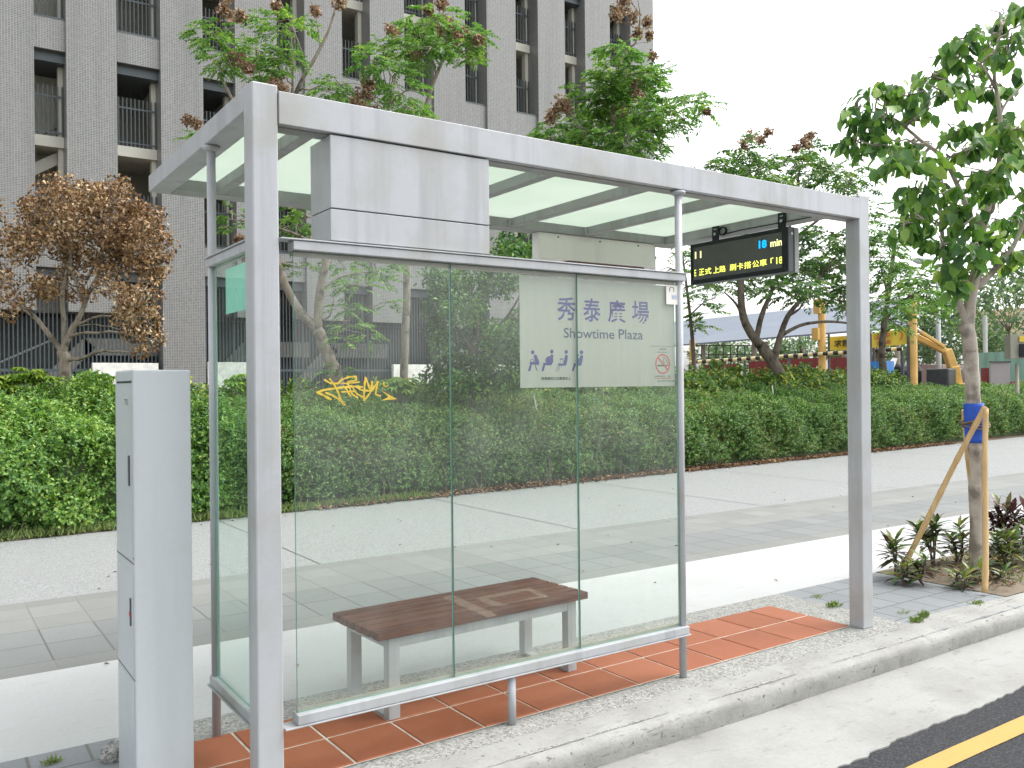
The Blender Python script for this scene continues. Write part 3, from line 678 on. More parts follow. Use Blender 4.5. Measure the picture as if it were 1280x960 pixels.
for ch, a0, a1 in (('正',188,240),('式',248,312),('上',330,390),('路',392,456),('刷',495,560),('卡',568,632),('搭',640,712),('公',722,790),('車',796,868),('「',905,935),('18',962,1026)):
    ya = onX(*dpx(a0, 600), DX)[1]; yb = onX(*dpx(a1, 600), DX)[1]
    zz0, zz1 = (zb, zt)
    if ch == '「': zz0 = (zb+zt)/2-.012
    text_mesh(ch, D3, -ya, -yb, zz0, zz1, 'led_text', LED_Y, LD, .014)
ya = onX(*dpx(143, 600), DX)[1]; yb = onX(*dpx(160, 600), DX)[1]
text_mesh('ㅌ', D3, -ya, -yb, zb, zt, 'led_text', LED_Y, LD, .01)
for u in (890, 973):
    y = onX(u, 285, DX)[1]
    b = MB().box(DX+.030, DX+.0395, y-.030, y+.030, dz1+.0005, 2.575).build('bracket', BLACK, LD, bevel=.003)
    MB().tube([(DX+.0295, y, 2.515), (DX+.022, y, 2.515)], .010, 8).build('bolt', STEEL, b)
    MB().box(DX+.0285, DX+.0298, y-.012, y+.012, 2.545, 2.551).build('slot', STEEL, b)
y = onX(900, 295, DX)[1]; mb = MB()
for k in range(3):
    mb.tube([(DX+.02+.006*k, y+.033*math.cos(t_), 2.525+.027*math.sin(t_)) for t_ in np.linspace(0, 6.3, 18)], .004, 6, False)
mb.tube([(DX+.03, y, 2.50), (DX+.032, y-.15, 2.509), (DX+.035, y-.5, 2.507), (DX+.036, dy0-.1, 2.505), (DX+.038, .11, 2.509)], .0035, 6)
mb.build('cable', BLACK, LD, smooth=True)

# ------------------------------------------------------------------ bench
BE = empty('bench', (1.23, .58, .004), 'bench with reddish brown wooden slat seat on grey steel frame behind the glass wall', 'bench')
def bench():
    A = R(2.6); M = Matrix.Translation((1.235, .585, 0)) @ Matrix.Rotation(A, 4, 'Z')
    hx, hy = .61, .235; n = 6; sw = 2*hy/n; s = MB()
    for i in range(n):
        y0 = -hy + i*sw; s.box(-hx+random.uniform(-.003,.003), hx+random.uniform(-.003,.003), y0+.004, y0+sw-.010, .372, .408, M=M)
    s.build('seat', WOOD, BE, bevel=.004)
    tm = NT('reflection_tint'); g_ = tm.noise(tm.scale(tm.coord(), (3, 60, 60)), 1, 4); d_ = tm.pr(tm.ramp(g_, [(.3, (.30, .18, .13)), (.7, (.42, .28, .21))]), .7, 0, None, .2); x_ = tm.N('BsdfTransparent'); m_ = tm.N('MixShader'); m_.inputs[0].default_value = .5; tm.L(d_, m_.inputs[1]); tm.L(x_.outputs[0], m_.inputs[2]); tm.end(m_.outputs[0])
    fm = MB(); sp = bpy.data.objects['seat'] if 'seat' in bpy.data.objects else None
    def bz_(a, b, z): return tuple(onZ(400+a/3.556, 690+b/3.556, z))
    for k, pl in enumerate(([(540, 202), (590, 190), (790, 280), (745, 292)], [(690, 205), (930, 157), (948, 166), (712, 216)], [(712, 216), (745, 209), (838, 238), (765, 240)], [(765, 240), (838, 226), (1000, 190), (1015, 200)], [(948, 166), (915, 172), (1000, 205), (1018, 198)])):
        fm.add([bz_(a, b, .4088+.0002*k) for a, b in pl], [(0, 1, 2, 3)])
    fm.build('painted_reflection', MATS['reflection_tint'], sp, fix=False)  # pale reflection on the seat, painted as half-transparent strips
    f = MB(); fx, fy, w = .545, .205, .055
    f.box(-fx, fx, -fy, -fy+.03, .322, .370, M=M).box(-fx, fx, fy-.03, fy, .322, .370, M=M).box(-fx, -fx+.04, -fy+.031, fy-.031, .322, .370, M=M).box(fx-.04, fx, -fy+.031, fy-.031, .322, .370, M=M)
    f.build('frame', STEEL, BE, bevel=.002)
    for sx in (-1, 1):
        x0, x1 = (-fx-.002, -fx+w) if sx < 0 else (fx-w, fx+.002)
        for sy in (-1, 1):
            y0, y1 = (-fy-.003, -fy+.045) if sy < 0 else (fy-.045, fy+.003)
            MB().box(x0, x1, y0, y1, .0085, .3715, M=M).build('leg', STEEL, BE, bevel=.003)
        MB().box(x0+.004, x1-.004, -fy+.046, fy-.046, .0085, .020, M=M).build('floor_bar', STEEL, BE, bevel=.002)
bench()

# ------------------------------------------------------------------ grey cabinet at the left
CX0, CX1, CY0, CY1, CH = -.372, -.170, .215, .545, 1.552
CB = empty('utility_cabinet', (-.27, .38, 0), 'tall narrow pale grey steel utility cabinet standing left of the bus shelter', 'cabinet')
MB().box(CX0, CX1, CY0, CY1, 0, CH).build('body', CABM, CB, bevel=.005)
MB().box(CX0-.002, CX0+.004, CY0+.02, CY1-.04, CH-.047, CH-.041).build('vent_slot', BLACK, CB)
MB().box(CX0-.003, CX0+.002, CY0+.01, CY1-.03, CH-.040, CH-.006).build('top_strip', CABM, CB, bevel=.002)
dr = MB().box(CX0-.002, CX0+.001, CY0+.015, CY1-.012, .86, 1.46).build('door', CABM, CB, bevel=.001)
MB().box(CX0-.006, CX0-.0021, .265, .285, 1.13, 1.24).build('handle', DARKGREY, dr)
d2 = MB().box(CX0-.002, CX0+.001, CY0+.015, CY1-.012, .445, .82).build('door', CABM, CB, bevel=.001)
hd = MB().box(CX0-.006, CX0-.0021, .265, .280, .62, .72).build('handle', DARKGREY, d2)
MB().box(CX0-.008, CX0-.0062, .266, .279, .655, .672).build('key_tag', REDS, hd)
MB().box(CX0-.002, CX0+.001, CY0+.015, CY1-.012, .03, .42).build('door', CABM, CB, bevel=.001)
for z_ in (.872, .852, .432):
    MB().box(CX0-.0012, CX0+.002, CY0+.004, CY1-.004, z_-.0022, z_+.0022).build('door_seam', DARKGREY, CB)
def C3(a, b, t=0): return (CX0-.0024, -a, b)
text_mesh('TEL', C3, -.36, -.28, 1.425, 1.445, 'small_lettering', DARKGREY, dr, .0)

# ================================================================== BUILDING
def building():
    Y = 23.55; B = empty('apartment_building', (8, Y, 0), 'tall grey mosaic tiled building with vertical piers and railed openings behind the hedge', 'building')
    XL = [-13.3, -11.0, -8.7, -6.4, -4.1, -1.85, .40, 2.46, 4.93, 7.09, 9.30, 11.58, 14.00, 16.21, 18.51, 20.80, 23.18]; PW = 1.28; TOP = 24.5
    ends = [x+PW for x in XL]; ends[7] = 3.75; ends[8] = 6.13; ends[9] = 8.40; ends[-1] = 24.45
    ground = {4.93, -4.1, 14.00, 23.18}
    for x, e in zip(XL, ends):
        z0 = 0 if x in ground else 3.63
        MB().box(x, e, Y, Y+.75, z0, TOP).build('pier', FACADE, B)
    lv = [4.83, 10.78, 16.73, 22.68]
    for i in range(len(XL)-1):
        a, b = ends[i]+.002, XL[i+1]-.002
        for k, z in enumerate(lv):
            MB().box(a, b, Y+.10, Y+.62, z, z+.86).build('parapet', FACADE, B)
            MB().box(a, b, Y+.09, Y+.16, z+.862, z+.90).build('parapet_cap', BARS, B)
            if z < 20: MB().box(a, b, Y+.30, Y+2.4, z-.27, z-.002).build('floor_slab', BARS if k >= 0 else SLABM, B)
            MB().box(a, b, Y+.55, Y+2.6, z+3.40, z+3.70).build('landing_slab', CREAM, B)
            for zb in (z+.90, z+3.70):
                if zb > 22: continue
                r = MB(); n = max(4, int((b-a)/.115))
                for q in range(n+1):
                    x = a+.03+(b-a-.06)*q/n; r.box(x-.016, x+.016, Y+.60, Y+.63, zb+(.0 if zb == z+.90 else -.0), zb+1.42)
                r.box(a, b, Y+.595, Y+.598, zb+1.10, zb+1.15).box(a, b, Y+.595, Y+.598, zb+.10, zb+.14)
                r.build('railing', BARS, B)
        MB().box(b-.13, b-.002, Y+.66, Y+.90, 3.7, TOP-.5).build('jamb_wall', CREAM, B)
        if i == 6:
            MB().box(a-.6, b+.6, Y+1.7, Y+1.8, 3.7, TOP-.1).build('stair_wall', plain('stair_wall', (.66, .65, .56), .8, 0, .06, .5), B)
        if i in (6,):                                            # stair flights seen through openings
            for z in (7.3, 13.2, 19.1):
                st = MB(); x0, x1 = (a-.3, b+.3)
                st.bar((x0, Y+1.05, z+.1), (x1, Y+1.05, z+1.0), .12, .30)
                st.build('stair_flight', CREAM, B)
                hr = MB(); hr.tube([(x0, Y+.98, z+.95), (x1, Y+.98, z+1.85)], .02, 6); hr.build('handrail', BARS, B)
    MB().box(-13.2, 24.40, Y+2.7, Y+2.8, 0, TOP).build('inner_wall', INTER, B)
    for x in [e-.64 for e in ends]: MB().box(x-.06, x+.06, Y+.76, Y+2.69, 3.7, TOP).build('partition', CREAM, B)
    MB().box(-13.3, 24.44, Y+2.81, Y+14, 0, TOP).build('core', FACADE, B)
    MB().box(24.30, 24.44, Y+.752, Y+2.80, 0, TOP).build('end_wall', FACADE, B)
    # ground floor: bar screens, stairs and white panels behind
    for i in range(len(XL)-1):
        a, b = XL[i], XL[i+1]
        if a in ground: a = ends[i]+.002
        r = MB(); n = int((b-a)/.105)
        for q in range(n+1):
            x = a+.02+(b-a-.04)*q/n; r.box(x-.017, x+.017, Y+.40, Y+.44, .0, 4.78)
        r.box(a, b, Y+.395, Y+.398, 1.98, 2.06).box(a, b, Y+.395, Y+.398, 4.70, 4.78)
        r.build('bar_screen', BARS, B)
    for x0, x1, z1 in ((3.05, 4.80, 2.22), (6.20, 7.9, 2.26), (12.35, 13.95, 2.22), (15.2, 18.5, 2.22), (-3.0, -.9, 2.22)):
        MB().box(x0, x1, Y+.05, Y+.20, 0, z1).build('low_wall', plain('white_wall_paint', (.76, .77, .72), .7) if 'white_wall_paint' not in MATS else MATS['white_wall_paint'], B, bevel=.01)
    for x0 in (-3.2, 1.6, 6.3, 9.2, 15.0):
        st = MB()
        st.bar((x0-.2, Y+1.5, .9), (x0+1.6, Y+1.5, 2.85), .10, .42).box(x0+1.45, x0+3.6, Y+1.45, Y+1.55, 2.48, 2.98)
        st.build('stair_stringer', CREAM, B)
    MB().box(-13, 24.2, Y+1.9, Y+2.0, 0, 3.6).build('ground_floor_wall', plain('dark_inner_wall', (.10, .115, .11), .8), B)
    rl = MB(); rl.tube([(-.6, Y+.9, 1.5), (2.2, Y+.9, 2.9)], .03, 8); rl.build('handrail', LAMPM, B)
building()

# ================================================================== HEDGES
def wob(x, y, s=1.0): return (np.sin(x*1.9*s+.3)*np.cos(y*1.3*s+1)+.6*np.sin(x*4.3*s+y*3.1*s)+.4*np.sin(x*9.1*s-y*5*s+z0_))
z0_ = .7
def hscale(x): return .80 + .155*np.clip((np.asarray(x, float)-4.5)/4.5, 0, 1)
def hedge(name, label, x0, x1, yoff, depth, hf, hb, mat, sprigs, leafL, nl, amp, zlow=.06, far=None, vary=False):
    H = empty(name, ((x0+x1)/2, hedge_y((x0+x1)/2)+yoff+depth/2, 0), label, 'hedge')
    xs = np.linspace(x0, x1, max(8, int((x1-x0)*3)))
    prof = [(.16, .0), (.18, hf*.85), (.45, hf-.16), (depth*.5, (hf+hb)/2-.16), (depth-.15, hb-.2), (depth-.1, 0)]
    vs = []; fs = []; K = len(prof)
    for x in xs:
        for (py, pz) in prof: vs.append((x, hedge_y(x)+yoff+py, max(0, pz*(1+.05*math.sin(x*3.1+py*2))*(float(hscale(x)) if vary else 1))))
    for i in range(len(xs)-1):
        for j in range(K-1): a = i*K+j; fs.append((a, a+1, a+K+1, a+K))
    MB().add(vs, fs).build('inner_growth', CORE, H)
    # sprigs over front, top and ends
    n = sprigs; s = RNG.uniform(0, 1, n); Lf, Lt = hf, depth*1.02
    x = RNG.uniform(x0, x1, n)
    if far: x = x0 + (x1-x0)*RNG.uniform(0, 1, n)**far
    u = s*(Lf+Lt); front = u < Lf
    hy = np.array([hedge_y(q) for q in x]) + yoff
    z = np.where(front, zlow + (hf-zlow)*(u/Lf)**.9, hf + (hb-hf)*((u-Lf)/Lt)); y = np.where(front, .05, .05+(u-Lf))
    rnd = np.clip((z-hf*.72)/(hf*.28), 0, 1); y = y + np.where(front, .16*rnd**2, 0); z = z - np.where(front, 0, .10*np.clip(1-(u-Lf)/.35, 0, 1)**2)
    if vary: z = z*hscale(x)
    w = wob(x, z*1.5+y, 1.0); inw = RNG.uniform(-.03, .19, n)
    nx, ny, nz = np.zeros(n), np.where(front, -1, -.25), np.where(front, .25, 1.0)
    Nn = unit(np.stack([nx, ny, nz], 1)); P = np.stack([x, hy+y, z], 1) + Nn*(amp*w-inw)[:, None]
    P[:, 2] = np.maximum(P[:, 2], .03)
    A = unit(Nn*.9 + UPV*.45 + rnd_dir(n)*.8)
    # leaves around each sprig
    A2 = np.repeat(A, nl, 0); P2 = np.repeat(P, nl, 0); k = np.tile(np.arange(nl), n)
    rr = rnd_dir(n*nl); side = unit(rr - A2*np.sum(rr*A2, 1, keepdims=True))
    Pb = P2 + A2*(k*leafL*.42)[:, None]; D = unit(A2*.55 + side*.9); Nm = unit(A2*.8 - side*.35 + rnd_dir(n*nl)*.3)
    Ls = leafL*RNG.uniform(.7, 1.25, n*nl); Ls = Ls*(1+.25*(np.repeat(x, nl)-x0)/25)
    V, F = leaf4(Pb, D, Nm, Ls, Ls*.58)
    np_mesh('foliage', V, F, mat, H)
    tw = MB()
    for i in range(int((x1-x0)*5)):
        xx = RNG.uniform(x0, min(x1, x0+9)); yy = hedge_y(xx)+yoff+RNG.uniform(.02, .2); hh = RNG.uniform(.25, .6)
        tw.tube([(xx, yy, 0), (xx+RNG.normal(0,.05), yy-.02, hh*.5), (xx+RNG.normal(0,.12), yy+RNG.normal(0,.03), hh)], [.008, .006, .003], 5)
    tw.build('stems', BARK_G, H)
    return H
hedge('loose_hedge', 'loose bright green hedge with larger leaves at the left edge of the photo', -8, 2.0, 0.0, 1.7, 1.02, 1.36, L_BUSH, 46000, .042, 7, .15)
hedge('clipped_hedge', 'long clipped small leaved green hedge along the path behind the bus shelter', 1.9, 30, .05, 1.6, .98, 1.28, L_HEDGE, 70000, .034, 8, .07, .10, 1.4)
hedge('rear_hedge', 'taller dark hedge with yellowish tips growing behind the clipped hedge', -8, 20.5, 1.75, 1.3, 1.55, 1.68, L_BACK, 19000, .07, 6, .17, .6, 1.2, True)
def schefflera(u, v, Z, r, label):
    c = atd(u, v, Z); H = empty('umbrella_plant', (c[0], c[1], .02), label, 'plant', 'yellow green umbrella plants among the rear hedge')
    n = 46; P = c + rnd_dir(n)*np.array([r, r*.7, r*.55])*RNG.uniform(.3, 1, (n, 1)); k = 8; P2 = np.repeat(P, k, 0); a = np.tile(np.arange(k)*2*math.pi/k, n)+np.repeat(RNG.uniform(0, 6, n), k)
    tl = unit(UPV + rnd_dir(n)*.35); T = np.repeat(tl, k, 0); rr = np.stack([np.cos(a), np.sin(a), 0*a], 1); D = unit(rr - T*np.sum(rr*T, 1, keepdims=True)*.9 - UPV*.25)
    V, F = leaf4(P2, D, T, RNG.uniform(.10, .15, n*k), .048, .15, .25); np_mesh('leaves', V, F, L_SCHEF, H)
    mb = MB()
    for i in range(0, n, 3): mb.tube([(c[0]+RNG.normal(0,.05), c[1], .02), tuple((np.array([c[0], c[1], .8])+P[i])/2), tuple(P[i])], [.012, .008, .004], 5)
    mb.build('stems', BARK_G, H)
for (u, v, Z, r, s) in ((45, 470, 11.2, .34, 'yellow green umbrella plant left of the dry brown tree trunk'), (118, 476, 11.3, .28, 'yellow green umbrella plant right of the dry brown tree trunk'), (5, 478, 11, .22, 'yellow green umbrella plant at the left edge of the photo'),
                        (305, 478, 12, .26, 'green umbrella plant in front of the white wall, seen through the side glass'), (500, 482, 13, .30, 'green umbrella plant in front of the white wall, seen through the front glass')):
    schefflera(u, v, Z, r, s)

# leaf litter along the hedge foot
def litter():
    n = 5200; x = 3 + 16*RNG.uniform(0, 1, n)**1.2; y = np.array([hedge_y(q) for q in x]) + RNG.normal(-.02, .085, n)
    P = np.stack([x, y, RNG.uniform(.012, .05, n)], 1); a = RNG.uniform(0, 6.28, n); D = np.stack([np.cos(a), np.sin(a), RNG.normal(0, .2, n)], 1)
    V, F = leaf4(P, unit(D), unit(UPV+rnd_dir(n)*.4), RNG.uniform(.04, .085, n), .035, .3); o = np_mesh('leaf_litter', V, F, L_LITTER); tag(o, 'brown fallen leaves and mulch lying along the foot of the hedge', 'leaf litter', kind='stuff')
    n = 6000; x = RNG.uniform(-4, 4.6, n); y = np.array([hedge_y(q) for q in x]) + RNG.normal(-.03, .06, n); P = np.stack([x, y, 0*x+.008], 1)
    V, F = leaf4(P, unit(UPV*1.0+rnd_dir(n)*.7), rnd_dir(n), RNG.uniform(.04, .13, n), .016, .2, .2); o = np_mesh('verge_grass', V, F, L_GRASS); tag(o, 'short rough grass along the foot of the loose hedge', 'grass', kind='stuff')
litter()
def strays():
    n = 70; x = RNG.uniform(-1.5, 10, n); y = RNG.uniform(1.0, 6.8, n); P = np.stack([x, y, 0*x+.006], 1); a = RNG.uniform(0, 6.28, n)
    V, F = leaf4(P, unit(np.stack([np.cos(a), np.sin(a), 0*a+.1], 1)), unit(UPV+rnd_dir(n)*.2), RNG.uniform(.015, .045, n), .018, .3); tag(np_mesh('stray_leaves', V, F, L_LITTER), 'few small dry leaves scattered over the pale paths', 'leaf litter', kind='stuff')
strays()
# white marker stakes in the hedge
for (a, b, Z, lb) in (((240, 519), (250, 580), 10.6, 'thin white plastic stake in the loose hedge right of the cabinet'), ((667, 494), (672, 519), 13.6, 'thin white plastic stake in the hedge, seen below the frosted film'), ((965, 482), (968, 505), 18.2, 'thin white plastic stake in the hedge left of the right square post')):
    p, q = atd(*b, Z), atd(*a, Z); d = q-p; p2 = p - d*(p[2]/max(d[2], .05))*.9
    tag(MB().tube([tuple(p2), tuple(q)], .011, 8).build('marker_stake', WHITEP, loc=tuple(p2)), lb, 'stake', 'white marker stakes in the hedge')

# ================================================================== TREES
DMUL = {'frond': 1.6, 'leafy': 1.3}
def limb_pts(px, Z): return [atd(p[0], p[1], Z + (p[2] if len(p) > 2 else 0)) for p in px]
def smooth_path(pts, k=4, jit=0.0):
    pts = [np.array(p, float) for p in pts]
    if len(pts) < 3: pts = [pts[0], (pts[0]+pts[1])/2, pts[1]]
    out = []
    for i in range(len(pts)-1):
        p0, p1, p2, p3 = pts[max(i-1, 0)], pts[i], pts[i+1], pts[min(i+2, len(pts)-1)]
        for j in range(k):
            t = j/k; out.append(.5*((2*p1)+(-p0+p2)*t+(2*p0-5*p1+4*p2-p3)*t*t+(-p0+3*p1-3*p2+p3)*t**3))
    out.append(pts[-1])
    if jit: out = [o + (RNG.normal(0, jit, 3) if 0 < i < len(out)-1 else 0) for i, o in enumerate(out)]
    return out
def tree(name, label, Z, limbs, clumps, leaf, bark, dens, size, pods=(), depth=1.0, group=None, base=None, podn=75, leafn='crown', ztrunk=.0, flat=.55, twigs=True, kind='frond'):
    """limbs: list of (pixel path, r0, r1); the first is the trunk, brought down to the ground; clumps: (u, v, ru, rv[, dz])"""
    px = Z/FPX; L0 = limb_pts(limbs[0][0], Z)
    foot = L0[0].copy(); foot[2] = 0.0; foot[:2] += (L0[0]-L0[1])[:2]*.3
    T = empty(name, tuple(foot), label, 'tree', group); mb = MB(); nodes = []
    for i, (pp, r0, r1) in enumerate(limbs):
        P = limb_pts(pp, Z)
        if i == 0: P = [foot] + P
        S = smooth_path(P, 5, min(.012, r1*.1)); rad = np.linspace(r0, r1, len(S))
        if i == 0: rad[0] *= 1.3; rad[1] *= 1.12
        mb.tube([tuple(q) for q in S], list(rad), 10 if r0 > .04 else 7)
        nodes += [(q, r) for q, r in zip(S, rad)][2 if i == 0 else 0:]
    NP = np.array([q for q, r in nodes]); NR = np.array([r for q, r in nodes])
    LP, LD_, LL = [], [], []
    for c in clumps:
        u, v, ru, rv = c[:4]; dz = c[4] if len(c) > 4 else RNG.uniform(-depth, depth)
        C = atd(u, v, Z+dz); rad = np.array([ru*px, rv*px])
        if twigs:
            d = np.linalg.norm(NP-C, axis=1) + np.where(NP[:, 2] > C[2]+.1, 1.5, 0) ; j = int(np.argmin(d)); s0 = NP[j]
            mid = s0*.5 + C*.5 + np.array([0, 0, .06*np.linalg.norm(C-s0)])
            S = smooth_path([s0, mid, C], 4, .015); mb.tube([tuple(q) for q in S], list(np.linspace(max(.008, min(.03, NR[j]*.55)), .005, len(S))), 6)
            for _ in range(4):
                e = C + (CR*RNG.normal(0, .6)*rad[0] + CU*RNG.normal(.1, .5)*rad[1] + CF*RNG.normal(0, .5)*rad[0]); mb.tube([tuple(C), tuple((C+e)/2+RNG.normal(0,.03,3)), tuple(e)], [.007, .005, .003], 5)
        area = rad[0]*rad[1]*math.pi; n = max(6, int(dens*DMUL.get(kind, 1)*area*(1+.5*RNG.uniform())))
        q = rnd_dir(n)*RNG.uniform(.25, 1.0, (n, 1))**.5
        P = C + np.outer(q[:, 0]*rad[0], CR) + np.outer(q[:, 1]*rad[1], UPV) + np.outer(q[:, 2]*rad[0]*.9, CF)
        LP.append(P); LD_.append(q[:, [0]]*CR + q[:, [2]]*CF + np.outer(q[:, 1]*.4, UPV)); 
    P = np.concatenate(LP); O = np.concatenate(LD_); n = len(P)
    if kind == 'frond':
        D = unit(unit(O)*.7 + rnd_dir(n)*.55*np.array([1, 1, .35]) + UPV*.12); D[:, 2] *= flat; D = unit(D)
        k = 7; fl = size*RNG.uniform(.75, 1.3, n)
        P2 = np.repeat(P, 2*k+1, 0); D2 = np.repeat(D, 2*k+1, 0); f2 = np.repeat(fl, 2*k+1); t_ = np.tile(np.concatenate([np.repeat((np.arange(k)+.6)/k, 2), [1.0]]), n)
        sg = np.tile(np.concatenate([np.tile([1, -1], k), [0]]), n)
        Nn = unit(UPV + rnd_dir(n)*.4); N2 = np.repeat(Nn, 2*k+1, 0); S = unit(np.cross(D2, N2))
        Pb = P2 + D2*(t_*f2)[:, None] - UPV*(.35*t_**2*f2)[:, None]
        LDn = unit(S*sg[:, None]*.85 + D2*np.where(sg == 0, 1, .5)[:, None] - UPV*.35 + rnd_dir(len(Pb))*.22)
        ll = f2*.36*(1-.45*np.abs(t_-.45))*RNG.uniform(.8, 1.2, len(Pb))
        V, F = leaf4(Pb, LDn, unit(N2+rnd_dir(len(Pb))*.3), ll, ll*.52, .18, .12)
    elif kind == 'big':
        k = 5; n2 = n*k; P2 = np.repeat(P, k, 0) + RNG.normal(0, size*.25, (n2, 3)); O2 = np.repeat(unit(O), k, 0)
        D = unit(O2*.35 + rnd_dir(n2)*np.array([.8, .8, .35]) - UPV*.75); Nm = unit(UPV*.6 + rnd_dir(n2)*.7 + O2*.5)
        s = size*RNG.uniform(.65, 1.25, n2); V, F = leaf8(P2, D, Nm, s, s*.62, .16, .25)
    elif kind == 'dry':
        D = unit(rnd_dir(n)*.9 - UPV*.55); s = size*RNG.uniform(.6, 1.3, n); V, F = leaf4(P, D, rnd_dir(n), s, s*.6, .5, .3)
    else:
        k = 5; P2 = np.repeat(P, k, 0)+RNG.normal(0, size*.6, (n*k, 3)); D = unit(np.repeat(unit(O), k, 0)*.5 + rnd_dir(n*k)*.9 - UPV*.15); s = size*RNG.uniform(.7, 1.3, n*k)
        V, F = leaf4(P2, D, unit(UPV+rnd_dir(n*k)*.7), s, s*.5, .2, .2)
    mb.build('trunk', bark, T, smooth=True)
    np_mesh(leafn, V, F, leaf, T)
    if pods:
        for (u, v, r) in pods:
            C = atd(u, v, Z+RNG.uniform(-depth, 0)*.7); q = rnd_dir(podn)*RNG.uniform(.05, .8, (podn, 1)); PP = C + (np.outer(q[:, 0], CR)+np.outer(q[:, 1], UPV)+np.outer(q[:, 2], CF))*r*px
            PP = np.repeat(PP, 2, 0); V, F = leaf4(PP, rnd_dir(len(PP)), rnd_dir(len(PP)), RNG.uniform(.045, .08, len(PP)), .045, .45, .2); np_mesh('seed_pod_cluster', V, F, L_POD, T)
    return T

# brown dried tree at the left
rc = []
for k in range(115):
    a = random.uniform(0, 6.283); r = random.uniform(0, 1)**.5
    u, v = 103 + 104*r*math.cos(a), 318 + 96*r*math.sin(a)
    if v > 372 and 12 < u < 145: continue
    rr_ = 17 if v > 325 else 22
    if v > 330 and random.random() < .28: continue
    rc.append((u, v, rr_, rr_*.8))
rc += [(180, 370, 24, 22), (185, 400, 22, 22), (190, 425, 20, 14), (165, 415, 18, 16), (10, 380, 18, 22), (28, 375, 16, 16), (150, 395, 16, 14), (200, 330, 16, 16), (175, 440, 12, 10), (-30, 330, 30, 28), (-40, 290, 30, 30), (-20, 260, 25, 25)]
tree('withered_tree', 'small round tree with withered brown leaves standing left of the bus shelter', 11.4,
     [([(82, 468), (78, 440)], .085, .065), ([(78, 440), (88, 415), (100, 395), (112, 365), (125, 340)], .05, .02), ([(78, 440), (66, 425), (45, 398), (20, 380), (0, 372)], .042, .015), ([(80, 437), (80, 405), (78, 370), (85, 330)], .04, .018),
      ([(105, 385), (98, 360), (88, 330), (92, 290)], .028, .012), ([(112, 362), (140, 345), (155, 325), (170, 300)], .024, .01), ([(92, 408), (125, 395), (150, 398), (180, 405)], .018, .008), ([(108, 350), (128, 310), (140, 270)], .022, .01)],
     rc, L_DRY, BARK_G, 820, .055, (), .75, kind='dry')
tree('flame_tree', 'tall feathery leaved tree with a forked leaning trunk behind the shelter left half', 14.0,
     [([(422, 482), (412, 448), (397, 412)], .115, .085), ([(397, 412), (372, 385), (352, 345), (342, 300), (345, 220), (360, 150), (375, 105), (395, 70), (412, 35), (424, -10)], .075, .014), ([(397, 412), (400, 365), (408, 328), (420, 285), (440, 230), (470, 180), (490, 120)], .075, .02),
      ([(345, 215), (310, 160), (283, 110), (275, 85), (288, 50)], .035, .01), ([(350, 190), (338, 140), (325, 95), (320, 60)], .03, .008), ([(360, 150), (366, 105), (365, 60), (362, 30)], .028, .008), ([(385, 90), (372, 50), (350, 0)], .016, .006), ([(400, 60), (395, 20), (380, -20)], .012, .005), ([(408, 330), (385, 300), (330, 280), (290, 275)], .03, .01), ([(402, 362), (430, 345), (470, 340)], .025, .01), ([(398, 400), (412, 395), (418, 370)], .018, .008), ([(412, 448), (418, 425), (430, 405)], .015, .006)],
     [(265, 40, 26, 14), (288, 62, 30, 18), (275, 80, 20, 12), (300, 80, 16, 10), (265, 168, 22, 10), (248, 175, 12, 8), (345, 25, 34, 10), (360, 35, 34, 12), (330, 65, 26, 10), (355, 75, 22, 12), (340, 92, 16, 10), (322, 90, 14, 10),
      (410, 112, 24, 8), (440, 118, 28, 10), (425, 106, 20, 8), (480, 60, 24, 10), (470, 78, 22, 12), (500, 72, 24, 12), (490, 95, 28, 10), (475, 118, 24, 10), (505, 115, 22, 10), (510, 135, 18, 8), (490, 140, 20, 8),
      (370, 255, 24, 10), (385, 272, 26, 12), (365, 285, 22, 10), (400, 292, 22, 10), (290, 265, 20, 9), (285, 285, 16, 8), (375, 335, 16, 7), (430, 332, 28, 8), (458, 342, 26, 8), (445, 356, 26, 7), (478, 350, 18, 6), (482, 378, 14, 6), (432, 385, 18, 6), (455, 384, 16, 6), (440, 408, 24, 7), (458, 420, 18, 7), (432, 426, 14, 6), (470, 330, 20, 7), (425, 462, 10, 8)],
     L_FROND, BARK_G, 88, .22, [(282, 14, 16), (300, 20, 10), (295, 72, 14), (310, 85, 8), (246, 155, 10), (236, 150, 8), (258, 168, 8), (352, 112, 16), (340, 105, 10), (455, 118, 16), (448, 132, 14), (490, 38, 12), (460, 105, 10), (500, 150, 12), (468, 140, 10), (425, 2, 14), (345, 8, 8), (395, 15, 8), (300, 300, 8), (304, 320, 8)], 1.3)
tree('flame_tree', 'slender feathery leaved tree leaning right, flat crown with brown pods above the shelter roof', 14.6,
     [([(505, 470), (508, 380), (512, 260), (520, 170)], .075, .05), ([(520, 170), (530, 140), (543, 100), (558, 68), (572, 55)], .045, .018), ([(545, 95), (540, 75), (525, 60)], .016, .008), ([(558, 68), (585, 62), (598, 50)], .016, .006)],
     [(525, 30, 28, 10), (545, 22, 28, 9), (515, 45, 26, 10), (555, 40, 34, 10), (585, 38, 26, 9), (600, 45, 14, 8), (540, 58, 26, 9), (570, 55, 26, 9), (582, 72, 14, 8), (530, 70, 18, 8), (510, 62, 20, 8)],
     L_FROND, BARK_G, 100, .23, [(560, 32, 14), (548, 38, 10), (580, 42, 12), (572, 48, 8), (598, 50, 10), (535, 12, 8), (552, 5, 10), (520, 68, 8)], 1.0)
